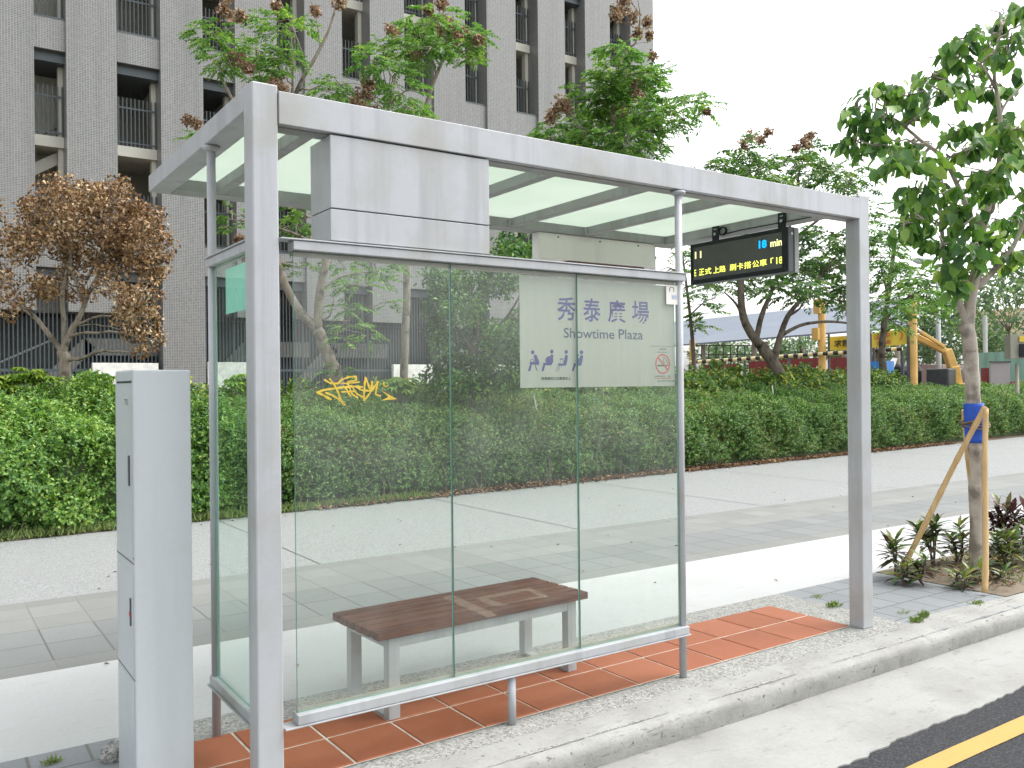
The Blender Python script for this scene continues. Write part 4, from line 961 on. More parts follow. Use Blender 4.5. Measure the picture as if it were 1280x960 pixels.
tree('flame_tree', 'feathery leaved tree with dense green crown rising above the roof beside the building corner', 17.0,
     [([(728, 508), (745, 484), (758, 440), (765, 360), (768, 250), (766, 160), (770, 95), (778, 75)], .10, .035), ([(770, 95), (785, 62), (795, 52), (800, 20), (795, -10)], .03, .008), ([(766, 180), (740, 165), (715, 155)], .03, .01), ([(768, 210), (805, 185), (840, 160), (865, 143)], .03, .01), ([(767, 190), (800, 150), (815, 110), (830, 95)], .022, .007), ([(766, 200), (735, 175), (712, 140)], .02, .008), ([(800, 20), (790, 5), (770, -5)], .012, .006), ([(797, 40), (812, 30)], .008, .004)],
     [(765, 70, 16, 9), (780, 62, 18, 9), (765, 92, 24, 10), (790, 92, 28, 10), (812, 100, 22, 9), (825, 88, 14, 7), (745, 110, 24, 10), (770, 112, 30, 11), (800, 118, 28, 10), (740, 130, 30, 10), (775, 135, 34, 11), (808, 138, 24, 10), (728, 150, 28, 10), (760, 152, 32, 11), (795, 156, 28, 11), (815, 168, 16, 9), (715, 168, 26, 10), (745, 175, 30, 10), (780, 178, 34, 11), (810, 190, 20, 9), (690, 160, 16, 9), (685, 172, 14, 8), (730, 188, 30, 9), (765, 192, 34, 9), (845, 140, 18, 6), (860, 128, 22, 7), (878, 132, 18, 6), (840, 150, 14, 6), (855, 118, 10, 5), (830, 150, 12, 6)],
     L_FROND, BARK_G, 95, .29, [(702, 128, 14), (695, 138, 12), (708, 135, 10), (690, 148, 12), (776, 12, 14), (770, 20, 10), (792, 22, 12), (797, 42, 10), (808, 28, 10), (812, 45, 7), (815, 70, 8), (793, 108, 12), (797, 118, 9), (782, 140, 9), (883, 140, 5), (780, 0, 12)], 1.3)
tree('dense_bushy_tree', 'dense small leaved green tree seen through the middle glass pane', 13.2,
     [([(590, 490), (592, 440), (600, 380), (620, 330)], .06, .02), ([(592, 440), (565, 400), (555, 370)], .03, .01), ([(594, 430), (630, 400), (650, 370)], .03, .01)],
     [(640, 300, 18, 14), (655, 315, 20, 14), (630, 318, 18, 12), (560, 360, 26, 20), (595, 350, 28, 20), (625, 355, 26, 18), (550, 385, 20, 18), (580, 385, 28, 18), (540, 345, 12, 12), (550, 410, 18, 16), (570, 425, 24, 18), (600, 415, 30, 20), (630, 425, 26, 20), (650, 400, 18, 16), (560, 455, 24, 16), (595, 455, 30, 18), (630, 455, 28, 18), (640, 475, 24, 14), (575, 480, 28, 14), (610, 482, 26, 12), (670, 330, 20, 20), (680, 370, 20, 20), (690, 420, 30, 24), (680, 460, 30, 20), (720, 440, 26, 22), (545, 470, 14, 12), (552, 430, 12, 12)],
     L_BUSHT, BARK_D, 330, .078, (), .7, kind='leafy')
RT = [(935, 186, 16, 8), (922, 202, 26, 9), (945, 205, 26, 9), (910, 215, 20, 7), (940, 220, 30, 9), (985, 195, 20, 8), (978, 208, 28, 9), (1005, 205, 22, 8), (1012, 188, 14, 6), (1000, 220, 30, 9), (1035, 215, 22, 8), (1055, 212, 24, 7), (1065, 225, 22, 7), (1035, 230, 30, 8), (1070, 240, 18, 7), (885, 208, 14, 6), (960, 232, 26, 8),
      (1090, 262, 18, 7), (1105, 275, 16, 7), (1040, 290, 34, 9), (1020, 305, 34, 10), (1065, 300, 26, 9), (1100, 300, 20, 9), (1015, 325, 34, 10), (1050, 325, 34, 10), (1105, 322, 24, 9), (1000, 345, 36, 10), (1040, 345, 36, 10), (900, 366, 26, 7), (915, 360, 22, 8), (955, 366, 26, 7), (985, 365, 34, 10), (1025, 365, 36, 10), (1055, 370, 26, 10), (1005, 378, 30, 7), (1045, 380, 26, 8), (1110, 345, 24, 9), (1115, 368, 26, 9), (1105, 388, 22, 8), (1070, 392, 16, 7)]
tree('flame_tree', 'wide feathery tree with a dark forked trunk behind the hedge, right of the display', 20.0,
     [([(976, 484), (967, 455), (950, 432)], .17, .13), ([(950, 432), (932, 405), (926, 365), (930, 320), (935, 260), (938, 210)], .11, .03), ([(967, 452), (974, 425), (985, 395), (1005, 370), (1030, 340)], .09, .03), ([(976, 420), (1000, 407), (1030, 402), (1060, 404), (1075, 410)], .045, .018), ([(945, 425), (952, 395), (962, 370), (975, 335), (990, 270), (1000, 210)], .07, .02), ([(985, 395), (1000, 385), (1010, 365)], .035, .012), ([(932, 405), (920, 380), (905, 365)], .04, .015), ([(990, 300), (1040, 260), (1065, 225)], .04, .012)],
     [(a, b-9 if b > 340 else b, c, d) for a, b, c, d in RT], L_FROND_D, BARK_D, 46, .36, [(938, 172, 14), (930, 180, 10), (952, 176, 10), (960, 166, 8), (1012, 170, 10), (1005, 178, 8), (995, 185, 8), (1010, 182, 6)], 1.8)
tree('flame_tree', 'feathery leaved tree spreading right of the right square post, before the yellow posts', 24.0,
     [([(1105, 470), (1102, 440), (1106, 400), (1112, 350), (1118, 310)], .12, .05), ([(1106, 400), (1130, 375), (1160, 360)], .05, .02), ([(1110, 370), (1100, 330)], .04, .02)],
     [(1125, 330, 24, 8), (1150, 345, 28, 8), (1128, 350, 28, 8), (1160, 358, 26, 7), (1175, 340, 16, 5), (1135, 368, 28, 8), (1162, 375, 24, 7), (1120, 385, 26, 8), (1145, 390, 24, 7), (1105, 405, 20, 6), (1128, 405, 20, 6), (1110, 280, 16, 7), (1100, 310, 20, 8), (1120, 300, 18, 7), (1180, 362, 14, 5)],
     L_FROND, BARK_D, 40, .36, (), 1.5)
tree('flame_tree', 'sparse feathery tree with dry layered twigs behind the display, left of the grey roof', 26.0,
     [([(868, 470), (866, 430), (862, 390), (856, 340), (850, 300)], .09, .02), ([(862, 395), (880, 378), (895, 372)], .03, .01), ([(858, 350), (838, 335), (825, 338)], .025, .01)],
     [(835, 322, 18, 4), (848, 310, 16, 4), (842, 338, 18, 4), (868, 355, 18, 4), (880, 368, 16, 4), (872, 380, 18, 4), (885, 392, 16, 4), (862, 372, 12, 4), (895, 340, 20, 6), (882, 322, 16, 6), (868, 408, 10, 3)],
     L_FROND_D, BARK_D, 22, .42, (), 1.2)
# near street tree on the right
NT_CL = [(1072, 138, 16, 12), (1098, 118, 22, 15), (1118, 108, 16, 10), (1080, 160, 16, 14), (1108, 150, 24, 18), (1135, 120, 20, 16), (1150, 140, 22, 18), (1070, 175, 12, 12), (1092, 182, 20, 14), (1165, 95, 20, 15), (1190, 70, 22, 18), (1205, 48, 20, 14), (1215, 95, 26, 18), (1180, 115, 22, 18), (1235, 60, 24, 20), (1250, 25, 24, 18), (1275, 12, 22, 18), (1260, 60, 22, 18), (1285, 45, 20, 18), (1300, 80, 30, 24),
  (1130, 185, 26, 14), (1160, 180, 24, 15), (1118, 205, 16, 10), (1150, 205, 24, 14), (1185, 200, 22, 14), (1195, 165, 22, 14), (1215, 185, 18, 12), (1178, 230, 28, 16), (1150, 240, 24, 14), (1135, 255, 16, 12), (1210, 240, 26, 16), (1245, 150, 24, 14), (1270, 160, 24, 16), (1255, 185, 24, 16), (1280, 200, 24, 18), (1240, 215, 28, 16), (1265, 240, 26, 16), (1130, 280, 18, 18), (1155, 275, 24, 18), (1185, 270, 26, 18), (1215, 275, 26, 18), (1250, 275, 24, 16), (1280, 270, 22, 18), (1178, 305, 24, 16), (1205, 310, 24, 16), (1240, 305, 22, 14), (1260, 320, 16, 12), (1185, 335, 18, 14), (1210, 335, 20, 14), (1198, 355, 14, 10), (1320, 150, 34, 26), (1330, 220, 34, 26), (1320, 290, 28, 20), (1240, 110, 20, 14), (1345, 90, 34, 26), (1300, 20, 30, 22)]
SV = RNG.bit_generator.state
tree('street_tree', 'young street tree with large drooping leaves and mottled pale trunk in the right planter', 6.55,
     [([(1222, 690), (1221, 610), (1218, 520), (1214, 450), (1208, 405)], .056, .050), ([(1213, 440), (1210, 405), (1214, 370), (1222, 330), (1226, 295), (1236, 260), (1245, 225, .1), (1262, 190, .2), (1285, 150, .3)], .0495, .014), ([(1211, 425), (1207, 398), (1197, 376), (1188, 350), (1180, 325), (1176, 270), (1168, 220)], .034, .010), ([(1222, 360), (1245, 335), (1262, 315), (1285, 270), (1310, 220)], .026, .010),
      ([(1236, 262), (1248, 215), (1250, 150), (1245, 112), (1242, 80), (1250, 40)], .024, .007), ([(1222, 300), (1205, 250), (1180, 200), (1150, 175), (1120, 150), (1090, 140)], .022, .007), ([(1250, 145), (1258, 128), (1280, 105)], .012, .006), ([(1245, 112), (1225, 80), (1195, 70)], .012, .005)],
     [(a, b, c*.95, d*.80) for a, b, c, d in NT_CL], L_BIG, BARK_N, 84, .108, (), .55, kind='big')

# stakes, wrap and rope on the street tree
def bamboo_stake(a, b, r, label):
    a = np.array(a, float); b = np.array(b, float); mb = MB(); n = 30; P = []; rd = []
    for i in range(n+1):
        t = i/n; P.append(tuple(a+(b-a)*t + np.array([.008*math.sin(t*7), 0, 0]))); rd.append(r*(1-.12*t)*(1.16 if i % 6 == 3 else 1.0))
    mb.tube(P, rd, 12)
    o = mb.build('bamboo_stake', BAMBOO, loc=tuple(a)); tag(o, label, 'stake', 'bamboo stakes propping the street tree')
    o.data.polygons.foreach_set('use_smooth', [True]*len(o.data.polygons))
    return o
bamboo_stake((5.072, .66, .02), atd(1231, 508, 6.36), .021, 'bamboo stake slanting up from the left to the blue wrap of the street tree')
bamboo_stake((5.06, .01, .02), atd(1232, 511, 6.27), .021, 'near upright bamboo stake in front of the street tree trunk')
bamboo_stake((6.15, .62, .02), atd(1204, 513, 6.62), .020, 'bamboo stake mostly hidden behind the street tree, its top left of the blue wrap')
ca, cb = atd(1221, 552, 6.5), atd(1217, 504, 6.5)
cc = smooth_path([atd(1219, 553, 6.55), atd(1218, 528, 6.55), atd(1217, 504, 6.55)], 4); wr = MB(); wr.tube([tuple(q) for q in cc], [.068, .064, .065, .067, .065, .0645, .066, .065, .067], 18, False)
sw = wr.build('tree_wrap', BLUE, loc=tuple(cc[0]), smooth=True); so = sw.modifiers.new('thick', 'SOLIDIFY'); so.thickness = .004; so.offset = 1
tag(sw, 'bright blue protective wrap round the street tree trunk', 'tree wrap')
rp = MB()
for k in range(4):
    c0 = np.array(atd(1217, 527+k*2.2, 6.55)); rp.tube([tuple(c0+np.array([.082*math.cos(a)+.02*math.sin(k), .095*math.sin(a)-.01, .012*math.sin(a*2+k)])) for a in np.linspace(0, 6.283, 22)], .006, 6, False)
tag(rp.build('tie_rope', ROPE, loc=tuple(c0), smooth=True), 'old brown rope tying the bamboo stakes to the blue tree wrap', 'rope')

# ------------------------------------------------------------------ crotons in the planter, weeds in the paving joints
def croton(x, y, h, n, s, purple, label):
    H = empty('croton_plant', (x, y, .03), label, 'plant', 'croton plants in the planter'); heads = []; mb = MB()
    for i in range(n):
        a = RNG.uniform(0, 6.28); r = RNG.uniform(.02, .10); e = np.array([x+r*math.cos(a)*1.3, y+r*math.sin(a), .03+h*RNG.uniform(.5, 1)]); mb.tube([(x+RNG.normal(0,.02), y+RNG.normal(0,.02), .03), tuple((np.array([x, y, .03])+e)/2+RNG.normal(0,.012,3)), tuple(e)], [.008, .007, .005], 6); heads.append(e)
    mb.build('stem', BARK_D, H); k = 20; P = np.repeat(np.array(heads), k, 0); m_ = len(P); q = np.tile(np.arange(k), n)
    P = P - UPV*(q*.0055)[:, None]; a = q*2.4+np.repeat(RNG.uniform(0, 6, n), k); el = .95-.055*q+RNG.normal(0, .2, m_)
    D = np.stack([np.cos(a)*np.cos(el), np.sin(a)*np.cos(el), np.sin(el)], 1); N = unit(UPV*1.0 - D*.5 + rnd_dir(m_)*.3)
    L = s*RNG.uniform(.7, 1.2, m_); V, F = leaf8(P, unit(D), N, L, L*.27, .12, .28); np_mesh('leaves', V, F, L_CROTON_P if purple else L_CROTON, H)
CR_ = [(1122, 719, .30, 3, .13, 0, 'small thin croton at the planter corner beside the slanting stake foot'), (1130, 724, .15, 2, .12, 0, 'low green croton right at the foot of the slanting bamboo stake'), (1166, 709, .36, 5, .135, 0, 'red green croton between the slanting stake and the tree trunk'),
       (1203, 706, .30, 4, .13, 0, 'green yellow croton just left of the street tree trunk'), (1202, 729, .10, 3, .11, 0, 'low yellow green croton in front of the street tree trunk'), (1152, 727, .17, 2, .12, 0, 'thin low croton between the two front croton clumps'), (1246, 690, .42, 6, .14, 1, 'dark purple croton right behind the upright stake'), (1272, 688, .42, 6, .14, 1, 'dark purple croton at the right edge of the photo'),
       (1262, 713, .26, 5, .15, 0, 'bright green croton in front of the purple ones at the right edge'), (1243, 726, .14, 2, .12, 0, 'small green croton close right of the upright stake'), (1300, 705, .3, 5, .15, 0, 'green croton just past the right edge of the photo')]
for (u, v, h, n, s, pu, lb) in CR_:
    p = onZ(u, v, .03); croton(p[0], min(max(p[1], .02), .82), h, n, s, pu, lb)
def weed(u, v, r, n, h, label):
    p = onZ(u, v, 0); P = np.stack([p[0]+RNG.normal(0, r, n), p[1]+RNG.normal(0, r*.5, n), np.zeros(n)+.002], 1); D = unit(UPV*.8+rnd_dir(n)*.8*np.array([1, 1, .3]))
    V, F = leaf4(P, D, rnd_dir(n), RNG.uniform(.4, 1, n)*h, h*.16, .2, .3); o = np_mesh('weed', V, F, L_GRASS, None, (p[0], p[1], 0)); tag(o, label, 'weed', 'weeds in the paving joints')
for a in ((1042, 758, .028, 90, .045, 'yellowish weed tuft beside the left side of the right square post'), (1022, 747, .035, 30, .03, 'low weed spread left of the right square post, farther from the kerb'), (1146, 778, .026, 90, .045, 'weed tuft by the kerb right of the right square post, nearest the kerb'), (1155, 772, .018, 60, .055, 'upright weed tuft right behind the one nearest the kerb'), (1130, 767, .03, 30, .025, 'thin weed in a paving joint between post and kerb tuft'), (1222, 755, .028, 80, .03, 'thin weeds where paving, planter and kerb meet'), (66, 955, .018, 40, .04, 'small dark weed at the lower left edge of the photo')): weed(*a)
def grit():
    n = 900; x = RNG.uniform(5.2, 9, n); y = RNG.uniform(-.06, .8, n); P = np.stack([x, y, RNG.uniform(.045, .06, n)], 1); a = RNG.uniform(0, 6.28, n)
    V, F = leaf4(P, unit(np.stack([np.cos(a), np.sin(a), RNG.normal(0, .25, n)], 1)), unit(UPV+rnd_dir(n)*.5), RNG.uniform(.02, .07, n), .022, .3); tag(np_mesh('planter_litter', V, F, L_LITTER), 'dead leaves and bits scattered on the planter soil', 'leaf litter', kind='stuff')
    n = 700; x = RNG.uniform(5.3, 9, n); y = RNG.uniform(-.04, .8, n); P = np.stack([x, y, 0*x+.03], 1)
    V, F = leaf4(P, unit(UPV+rnd_dir(n)*.8), rnd_dir(n), RNG.uniform(.03, .07, n), .012, .2, .2); tag(np_mesh('planter_weeds', V, F, L_GRASS), 'thin green seedlings scattered over the planter soil', 'grass', kind='stuff')
grit()
bm = bmesh.new(); bmesh.ops.create_icosphere(bm, subdivisions=3, radius=1)
from mathutils import noise as mnoise
p = onZ(143, 952, 0)
for v in bm.verts: v.co = Vector((v.co.x*.05, v.co.y*.04, v.co.z*.045))*(1+.35*mnoise.noise(v.co*2.1))
me = bpy.data.meshes.new('rubble_stone'); bm.to_mesh(me); bm.free()
tag(link_mesh('rubble_stone', me, AGG_P, None, (p[0]+.005, p[1]+.02, .03)), 'rough lump of broken concrete at the foot of the utility cabinet', 'stone')

# ================================================================== BACKGROUND AT THE RIGHT
def V3(u, v, Z): return Vector(atd(u, v, Z))
def post_at(u, v0, v1, Z, r, name, mat, label, cat, group=None, sq=False):
    p = V3(u, v1, Z); top = V3(u, v0, Z); base = Vector((p.x, p.y, 0)); mb = MB()
    if sq: mb.bar((p.x, p.y, 0), (p.x, p.y, top.z), r*2, r*2, (0, 1, 0))
    else: mb.tube([(p.x, p.y, 0), (p.x, p.y, top.z)], r, 12)
    return tag(mb.build(name, mat, loc=base), label, cat, group)
# grey canopy roof
CA = empty('canopy_shelter', tuple(V3(1000, 470, 44)*Vector((1, 1, 0)) if False else Vector((V3(1000, 470, 44).x, V3(1000, 470, 44).y, 0))), 'long grey blue sloping sheet roof on posts beyond the hedge, right of centre', 'canopy')
q = [V3(820, 433, 50), V3(1132, 408, 37), V3(1132, 372, 42), V3(820, 405, 56)]
mb = MB(); mb.add([tuple(p) for p in q]+[tuple(p-Vector((0,0,.08))) for p in q], [(0,1,2,3),(7,6,5,4),(0,4,5,1),(1,5,6,2),(2,6,7,3),(3,7,4,0)]); mb.build('roof_sheet', GREYROOF, CA)
for u, Z in ((880, 48), (943, 45), (958, 45.5), (1055, 41), (1122, 38.5)):
    p = V3(u, 470, Z); MB().tube([(p.x, p.y, 0), (p.x, p.y, 3.6)], .11, 8).build('support_post', CONC, CA)
post_at(866, 425, 480, 40, .13, 'yellow_post', YEL, 'short yellow post seen just right of the round shelter post', 'post', 'yellow posts beyond the hedge')
yp = post_at(1028, 376, 470, 36, .15, 'yellow_post', YEL, 'yellow post with bracket stubs, left of the right square post', 'post', 'yellow posts beyond the hedge')
a = V3(1021, 410, 36); b = V3(1021, 425, 36); MB().box(a.x-.14, a.x+.1, a.y-.15, a.y+.15, b.z, a.z).build('bracket', YEL, yp)
a = V3(1023, 374, 36); b = V3(1023, 392, 36); MB().box(a.x-.14, a.x+.1, a.y-.15, a.y+.15, b.z, a.z).build('bracket', YEL, yp)
post_at(1142, 374, 480, 33, .15, 'yellow_post', YEL, 'thick tall yellow post between banner and excavator', 'post', 'yellow posts beyond the hedge')
def banner(px, Z0, Z1, label, texts):
    base = V3(*px[0], Z0); B = empty('banner', (base.x, base.y, 0), label, 'banner', 'yellow banners beyond the hedge')
    a, b, c, d = V3(*px[0], Z0), V3(*px[1], Z1), V3(*px[2], Z1), V3(*px[3], Z0); n = 12; mb = MB(); vs = []; nr = (b-a).cross(d-a).normalized()
    for i in range(n+1):
        t = i/n; w = nr*.06*math.sin(t*9); vs += [tuple(a.lerp(b, t)+w), tuple(d.lerp(c, t)+w)]
    mb.add(vs, [(2*i, 2*i+2, 2*i+3, 2*i+1) for i in range(n)]); sh = mb.build('cloth', BANNER, B, fix=False); so = sh.modifiers.new('t', 'SOLIDIFY'); so.thickness = .01
    off = nr if nr.dot(Vector(CF)) < 0 else -nr
    def T3(x, y, t=0): return tuple(d.lerp(c, x).lerp(a.lerp(b, x), y) + nr*.06*math.sin(x*9) + off*.05)
    for body, x0, x1, y0, y1, mt in texts: text_mesh(body, T3, x0, x1, y0, y1, 'lettering', mt, B, .015)
    mb = MB(); mb.tube([tuple(Vector((a.x, a.y, 0))), tuple(a+Vector((0,0,.1)))], .05, 8); mb.tube([tuple(Vector((b.x, b.y, 0))), tuple(b+Vector((0,0,.1)))], .05, 8); mb.build('pole', DARKGREY, B)
banner([(1036, 421), (1092, 418), (1092, 437), (1036, 438)], 36, 34.5, 'yellow banner with black writing left of the right square post', [('求售石材', .12, .85, .25, .75, INK_K)])
banner([(1088, 417), (1135, 410), (1135, 430), (1088, 435)], 34, 33, 'yellow banner with red writing right of the right square post', [('（招租中）', .1, .62, .5, .92, INK_R), ('洽詢電話', .16, .58, .15, .42, INK_R), ('）', .78, .86, .3, .9, INK_R)])
# striped barrier pole
a, b = V3(862, 453, 39), V3(1128, 436, 34); SP = empty('striped_barrier', (a.x, a.y, 0), 'long thin black and yellow striped barrier pole across the lot beyond the hedge', 'barrier')
y_ = MB(); n = 44
y_.tube([tuple(a.lerp(b, i/n)) for i in range(n+1)], .075, 8); y_.m = [(i//8) % 2 if i < n*8 else 0 for i in range(len(y_.f))]
y_.build('pole', [plain('pale_yellow_paint', (.70, .60, .32), .6), INK_K], SP)
for t_ in (.0, .5, 1.0): c = a.lerp(b, t_); MB().tube([(c.x, c.y, 0), (c.x, c.y, c.z-.08)], .06, 8).build('stand', DARKGREY, SP)
def wall(name, u0, v0, u1, v1, Z0, Z1, mat, label, cat, vb=None, corr=0.0, thick=.06, group=None):
    a, b = V3(u0, v0, Z0), V3(u1, v1, Z1); d = Vector((b.x-a.x, b.y-a.y, 0)); L = d.length; d.normalize(); nn = Vector((-d.y, d.x, 0)); mb = MB(); n = max(2, int(L/.12)) if corr else 1; vs = []
    for i in range(n+1):
        t = i/n; p = a.lerp(b, t); o = nn*(corr*(1 if (i//2) % 2 else -1)) if corr else Vector((0,0,0)); vs += [(p.x+o.x, p.y+o.y, 0), (p.x+o.x, p.y+o.y, p.z), (p.x+o.x+nn.x*thick, p.y+o.y+nn.y*thick, p.z), (p.x+o.x+nn.x*thick, p.y+o.y+nn.y*thick, 0)]
    fs = []
    for i in range(n): k = i*4; fs += [(k, k+4, k+5, k+1), (k+1, k+5, k+6, k+2), (k+2, k+6, k+7, k+3)]
    fs += [(0,1,2,3), (n*4, n*4+3, n*4+2, n*4+1)]; mb.add(vs, fs)
    return tag(mb.build(name, mat, loc=(a.x, a.y, 0)), label, cat, group)
wall('red_fence', 878, 456, 924, 455, 43, 41, REDP, 'dark red sheet fence piece at the left, behind the hedge under the grey roof', 'fence', corr=.02, group='dark red sheet fences')
wall('red_fence', 936, 452, 1023, 447, 44, 41, REDP, 'long dark red sheet fence behind the forked tree trunk', 'fence', corr=.02, group='dark red sheet fences')
wall('red_fence', 1038, 447, 1092, 446, 40, 38, REDP, 'dark red sheet fence below the banner with black writing', 'fence', corr=.02, group='dark red sheet fences')
rb = empty('site_railing', tuple(Vector((V3(900, 470, 50).x, V3(900, 470, 50).y, 0))), 'dark thin metal railing under the grey roof at the left', 'railing'); mb = MB()
for i in range(9): p = V3(868+9*i, 432, 50); mb.tube([(p.x, p.y, 0), (p.x, p.y, p.z)], .04, 6)
mb.bar(V3(866, 432, 50), V3(942, 432, 50), .06, .06).bar(V3(866, 443, 50), V3(942, 443, 50), .05, .05); mb.build('rails', DARKGREY, rb)
wall('blue_container', 1086, 452, 1108, 451, 33, 32.6, BLUED, 'bright blue sheet covered box right of the right square post', 'container', corr=.02, thick=1.0)
# scrap lean-to
LT = empty('lean_to', tuple(Vector((V3(1125, 470, 36).x, V3(1125, 470, 36).y, 0))), 'grey scrap sheet leaning on a dark heap right of the blue box', 'scrap sheet')
q = [V3(1108, 458, 36), V3(1118, 459, 36), V3(1122, 448, 36.5), V3(1116, 447, 36.5)]; mb = MB(); mb.add([tuple(p) for p in q]+[tuple(p+Vector((0,.05,-.03))) for p in q], [(0,1,2,3),(7,6,5,4),(0,4,5,1),(1,5,6,2),(2,6,7,3),(3,7,4,0)]); mb.build('sheet', GREYD, LT)
mb = MB(); p = V3(1128, 470, 38); mb.box(p.x-.9, p.x+.9, p.y-.5, p.y+.5, 0, 2.2); mb.build('heap', BLACK, LT, bevel=.3)
# excavator
EX = empty('excavator', tuple(Vector((V3(1205, 470, 38).x, V3(1205, 470, 38).y, 0))), 'yellow excavator with bent boom and dipper arm behind the grey lamp pole', 'excavator')
bo = MB(); bo.bar(V3(1196, 490, 38), V3(1191, 458, 38), .50, .40).bar(V3(1193, 466, 38), V3(1183, 437, 38), .38, .36).bar(V3(1185, 441, 38), V3(1125, 411, 38), .30, .26); bo.build('boom', YEL, EX, bevel=.05)
MB().bar(V3(1181, 434, 37.7), V3(1140, 408, 37.7), .14, .14).build('hydraulic_cover', YEL, EX, bevel=.03)
MB().tube([tuple(V3(1150, 414, 37.6)), tuple(V3(1122, 395, 37.6))], .06, 8).build('hydraulic_ram', LAMPM, EX)
p = V3(1212, 480, 38.5); MB().box(p.x-1.3, p.x+1.2, p.y-.9, p.y+1.0, .75, p.z+.05).build('upper_body', YEL, EX, bevel=.06)
p2 = V3(1180, 480, 38.5); MB().box(p2.x-.9, p2.x+.3, p2.y-.7, p2.y+.3, .75, 2.0).build('cab', DARKGREY, EX, bevel=.06)
MB().box(p2.x-.9, p.x+1.0, p.y-1.2, p.y-.65, .02, .72).build('track', BLACK, EX, bevel=.2); MB().box(p2.x-.9, p.x+1.0, p.y+.75, p.y+1.3, .02, .72).build('track', BLACK, EX, bevel=.2)
# low roofs and huts behind
wall('hut', 1146, 455, 1178, 456, 46, 45, plain('dull_pink_wall', (.34, .27, .25), .8), 'low dull pink hut wall behind the lamp pole', 'hut', thick=3)
wall('hut', 1205, 458, 1224, 457, 47, 46, plain('olive_wall', (.36, .36, .24), .8), 'low olive hut with rusty roof left of the mint green sheeting', 'hut', thick=3)
# street lamp
SL = empty('street_lamp', tuple(Vector((V3(1172, 470, 42).x, V3(1172, 470, 42).y, 0))), 'tall slim grey street lamp with flat head between the street tree and the yellow post', 'street lamp')
p = V3(1172, 330, 42); MB().tube([(p.x, p.y, 0), (p.x, p.y, 3), (p.x, p.y, p.z)], [.15, .12, .085], 12).build('pole', LAMPM, SL, smooth=True)
h0, h1 = V3(1169, 325, 42), V3(1141, 326, 42); hb = MB(); hb.tube([tuple(h0), tuple(h0.lerp(h1, .3)), tuple(h0.lerp(h1, .75)), tuple(h1)], [.08, .16, .18, .05], 10); ho = hb.build('lamp_head', LAMPM, SL, smooth=True)
post_at(1232, 395, 480, 40, .10, 'grey_pole', LAMPM, 'pale grey pole seen just right of the street tree trunk', 'pole')
# mint green shed with grey shutter
TS = wall('mint_shed', 1222, 441, 1310, 437, 37, 34, TEAL, 'mint green corrugated sheet shed with grey shutter at the right edge', 'shed', corr=.025, thick=2.5)
def panel(name, u0, v0, u1, v1, Z, mat, parent, e=.05):
    a, b = V3(u0, v0, Z), V3(u1, v1, Z); mb = MB(); vs = [(a.x, a.y, b.z), (b.x, b.y, b.z), (b.x, b.y, a.z), (a.x, a.y, a.z)]; d = Vector((CF[0], CF[1], 0))*e
    vs2 = [(x+d.x, y+d.y, z) for x, y, z in vs]; mb.add(vs+vs2, [(0,1,2,3),(7,6,5,4),(0,4,5,1),(1,5,6,2),(2,6,7,3),(3,7,4,0)]); return mb.build(name, mat, parent)
panel('shutter', 1238, 453, 1263, 486, 34.2, GREYD, TS); panel('shutter_head', 1237, 451.5, 1264, 453, 34.15, DARKGREY, TS); panel('red_skirting', 1227, 460, 1236.5, 482, 34.6, REDP, TS); panel('red_skirting', 1264, 477, 1300, 492, 34.0, REDP, TS)
# signal box on a pole at the right edge
SG = empty('signal_box', tuple(Vector((V3(1272, 470, 24).x, V3(1272, 470, 24).y, 0))), 'weathered grey metal box on a pole at the right edge of the photo', 'signal box')
p = V3(1271, 455, 24); MB().tube([(p.x, p.y, 0), (p.x, p.y, p.z)], .05, 10).build('pole', CONC, SG, smooth=True)
bx = panel('box', 1263, 418, 1292, 448, 23.8, SIGNB, SG, .3); panel('yellow_mark', 1274.5, 420, 1282, 427, 23.75, BANNER, bx, .03); panel('dark_window', 1274.5, 430, 1284, 446.5, 23.72, BLACK, bx, .03)
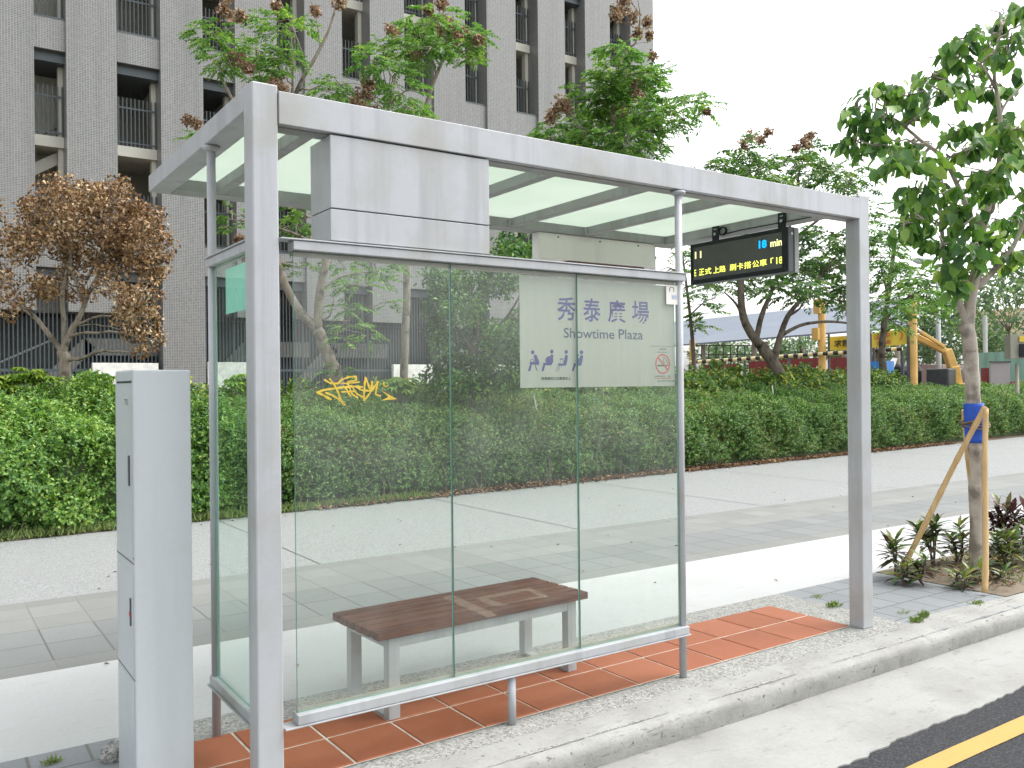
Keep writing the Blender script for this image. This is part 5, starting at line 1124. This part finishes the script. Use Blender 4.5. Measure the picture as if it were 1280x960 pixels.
# far trees and a tan building
def far_tree(u, vb, ZZ, cl, label): tree('distant_tree', label, ZZ, [([(u, vb), (u+2, vb-20), (u-1, vb-45)], .16, .06)], cl, L_FAR, BARK_D, 11, .34, (), 2.5, 'distant trees beyond the lot', kind='leafy')
far_tree(1160, 470, 52, [(1150, 385, 26, 16), (1175, 400, 28, 18), (1155, 415, 30, 16), (1190, 425, 26, 16), (1165, 438, 30, 14), (1195, 380, 20, 14), (1185, 450, 28, 10), (1145, 440, 22, 12)], 'dark green distant tree behind the excavator boom')
far_tree(1215, 470, 55, [(1205, 405, 22, 16), (1225, 390, 20, 14), (1212, 430, 26, 16), (1235, 425, 18, 14), (1225, 445, 24, 10), (1200, 450, 20, 10)], 'distant tree directly behind the street tree trunk')
far_tree(1262, 460, 45, [(1245, 345, 26, 10), (1270, 352, 26, 12), (1235, 365, 22, 10), (1262, 372, 28, 10), (1285, 340, 24, 14), (1290, 368, 24, 12), (1225, 380, 18, 8), (1270, 398, 16, 6), (1250, 402, 16, 6)], 'distant tree with a flat layered crown above the mint green shed')
far_tree(1255, 462, 58, [(1235, 430, 24, 10), (1260, 432, 24, 10), (1285, 430, 24, 12), (1245, 415, 18, 10), (1300, 420, 26, 16), (1238, 398, 12, 8)], 'low distant tree just above the mint green shed roof')
far_tree(905, 465, 62, [(880, 440, 26, 12), (905, 445, 26, 12), (930, 448, 24, 10), (895, 428, 16, 7), (950, 445, 22, 12), (975, 440, 22, 14), (925, 436, 20, 8)], 'low distant tree under the grey roof at the left')
far_tree(1000, 465, 60, [(990, 440, 24, 14), (1015, 436, 24, 14), (1040, 440, 24, 12), (1062, 442, 24, 12), (1000, 425, 18, 8)], 'low distant tree under the grey roof, beside the yellow post with bracket stubs')
far_tree(1095, 465, 58, [(1080, 440, 24, 14), (1105, 440, 24, 14), (1125, 445, 20, 14)], 'low distant tree behind the banner with red writing')
def tan():
    a, b = V3(1215, 389, 95), V3(1330, 384, 88); T = empty('tan_building', ((a.x+b.x)/2, (a.y+b.y)/2, 0), 'pale tan building far away above the mint green shed', 'building'); d = Vector((b.x-a.x, b.y-a.y, 0)).normalized(); n = Vector((-d.y, d.x, 0)); mb = MB()
    vs = [(a.x, a.y, 0), (b.x, b.y, 0), (b.x+n.x*12, b.y+n.y*12, 0), (a.x+n.x*12, a.y+n.y*12, 0)]; vs += [(x, y, a.z) for x, y, z in vs]; mb.add(vs, [(0,1,5,4),(1,2,6,5),(2,3,7,6),(3,0,4,7),(4,5,6,7)]); mb.build('wall', TANW, T)
    for k in range(6):
        c = Vector((a.x, a.y, 0)) + d*(2+k*2.2); MB().bar((c.x-n.x*.03, c.y-n.y*.03, 4.6), (c.x-n.x*.03, c.y-n.y*.03, 5.8), .9, .1, tuple(n)).build('window', DARKGREY, T)
tan()
print('objects', len(bpy.data.objects), 'polys', sum(len(o.data.polygons) for o in bpy.data.objects if o.type == 'MESH'))
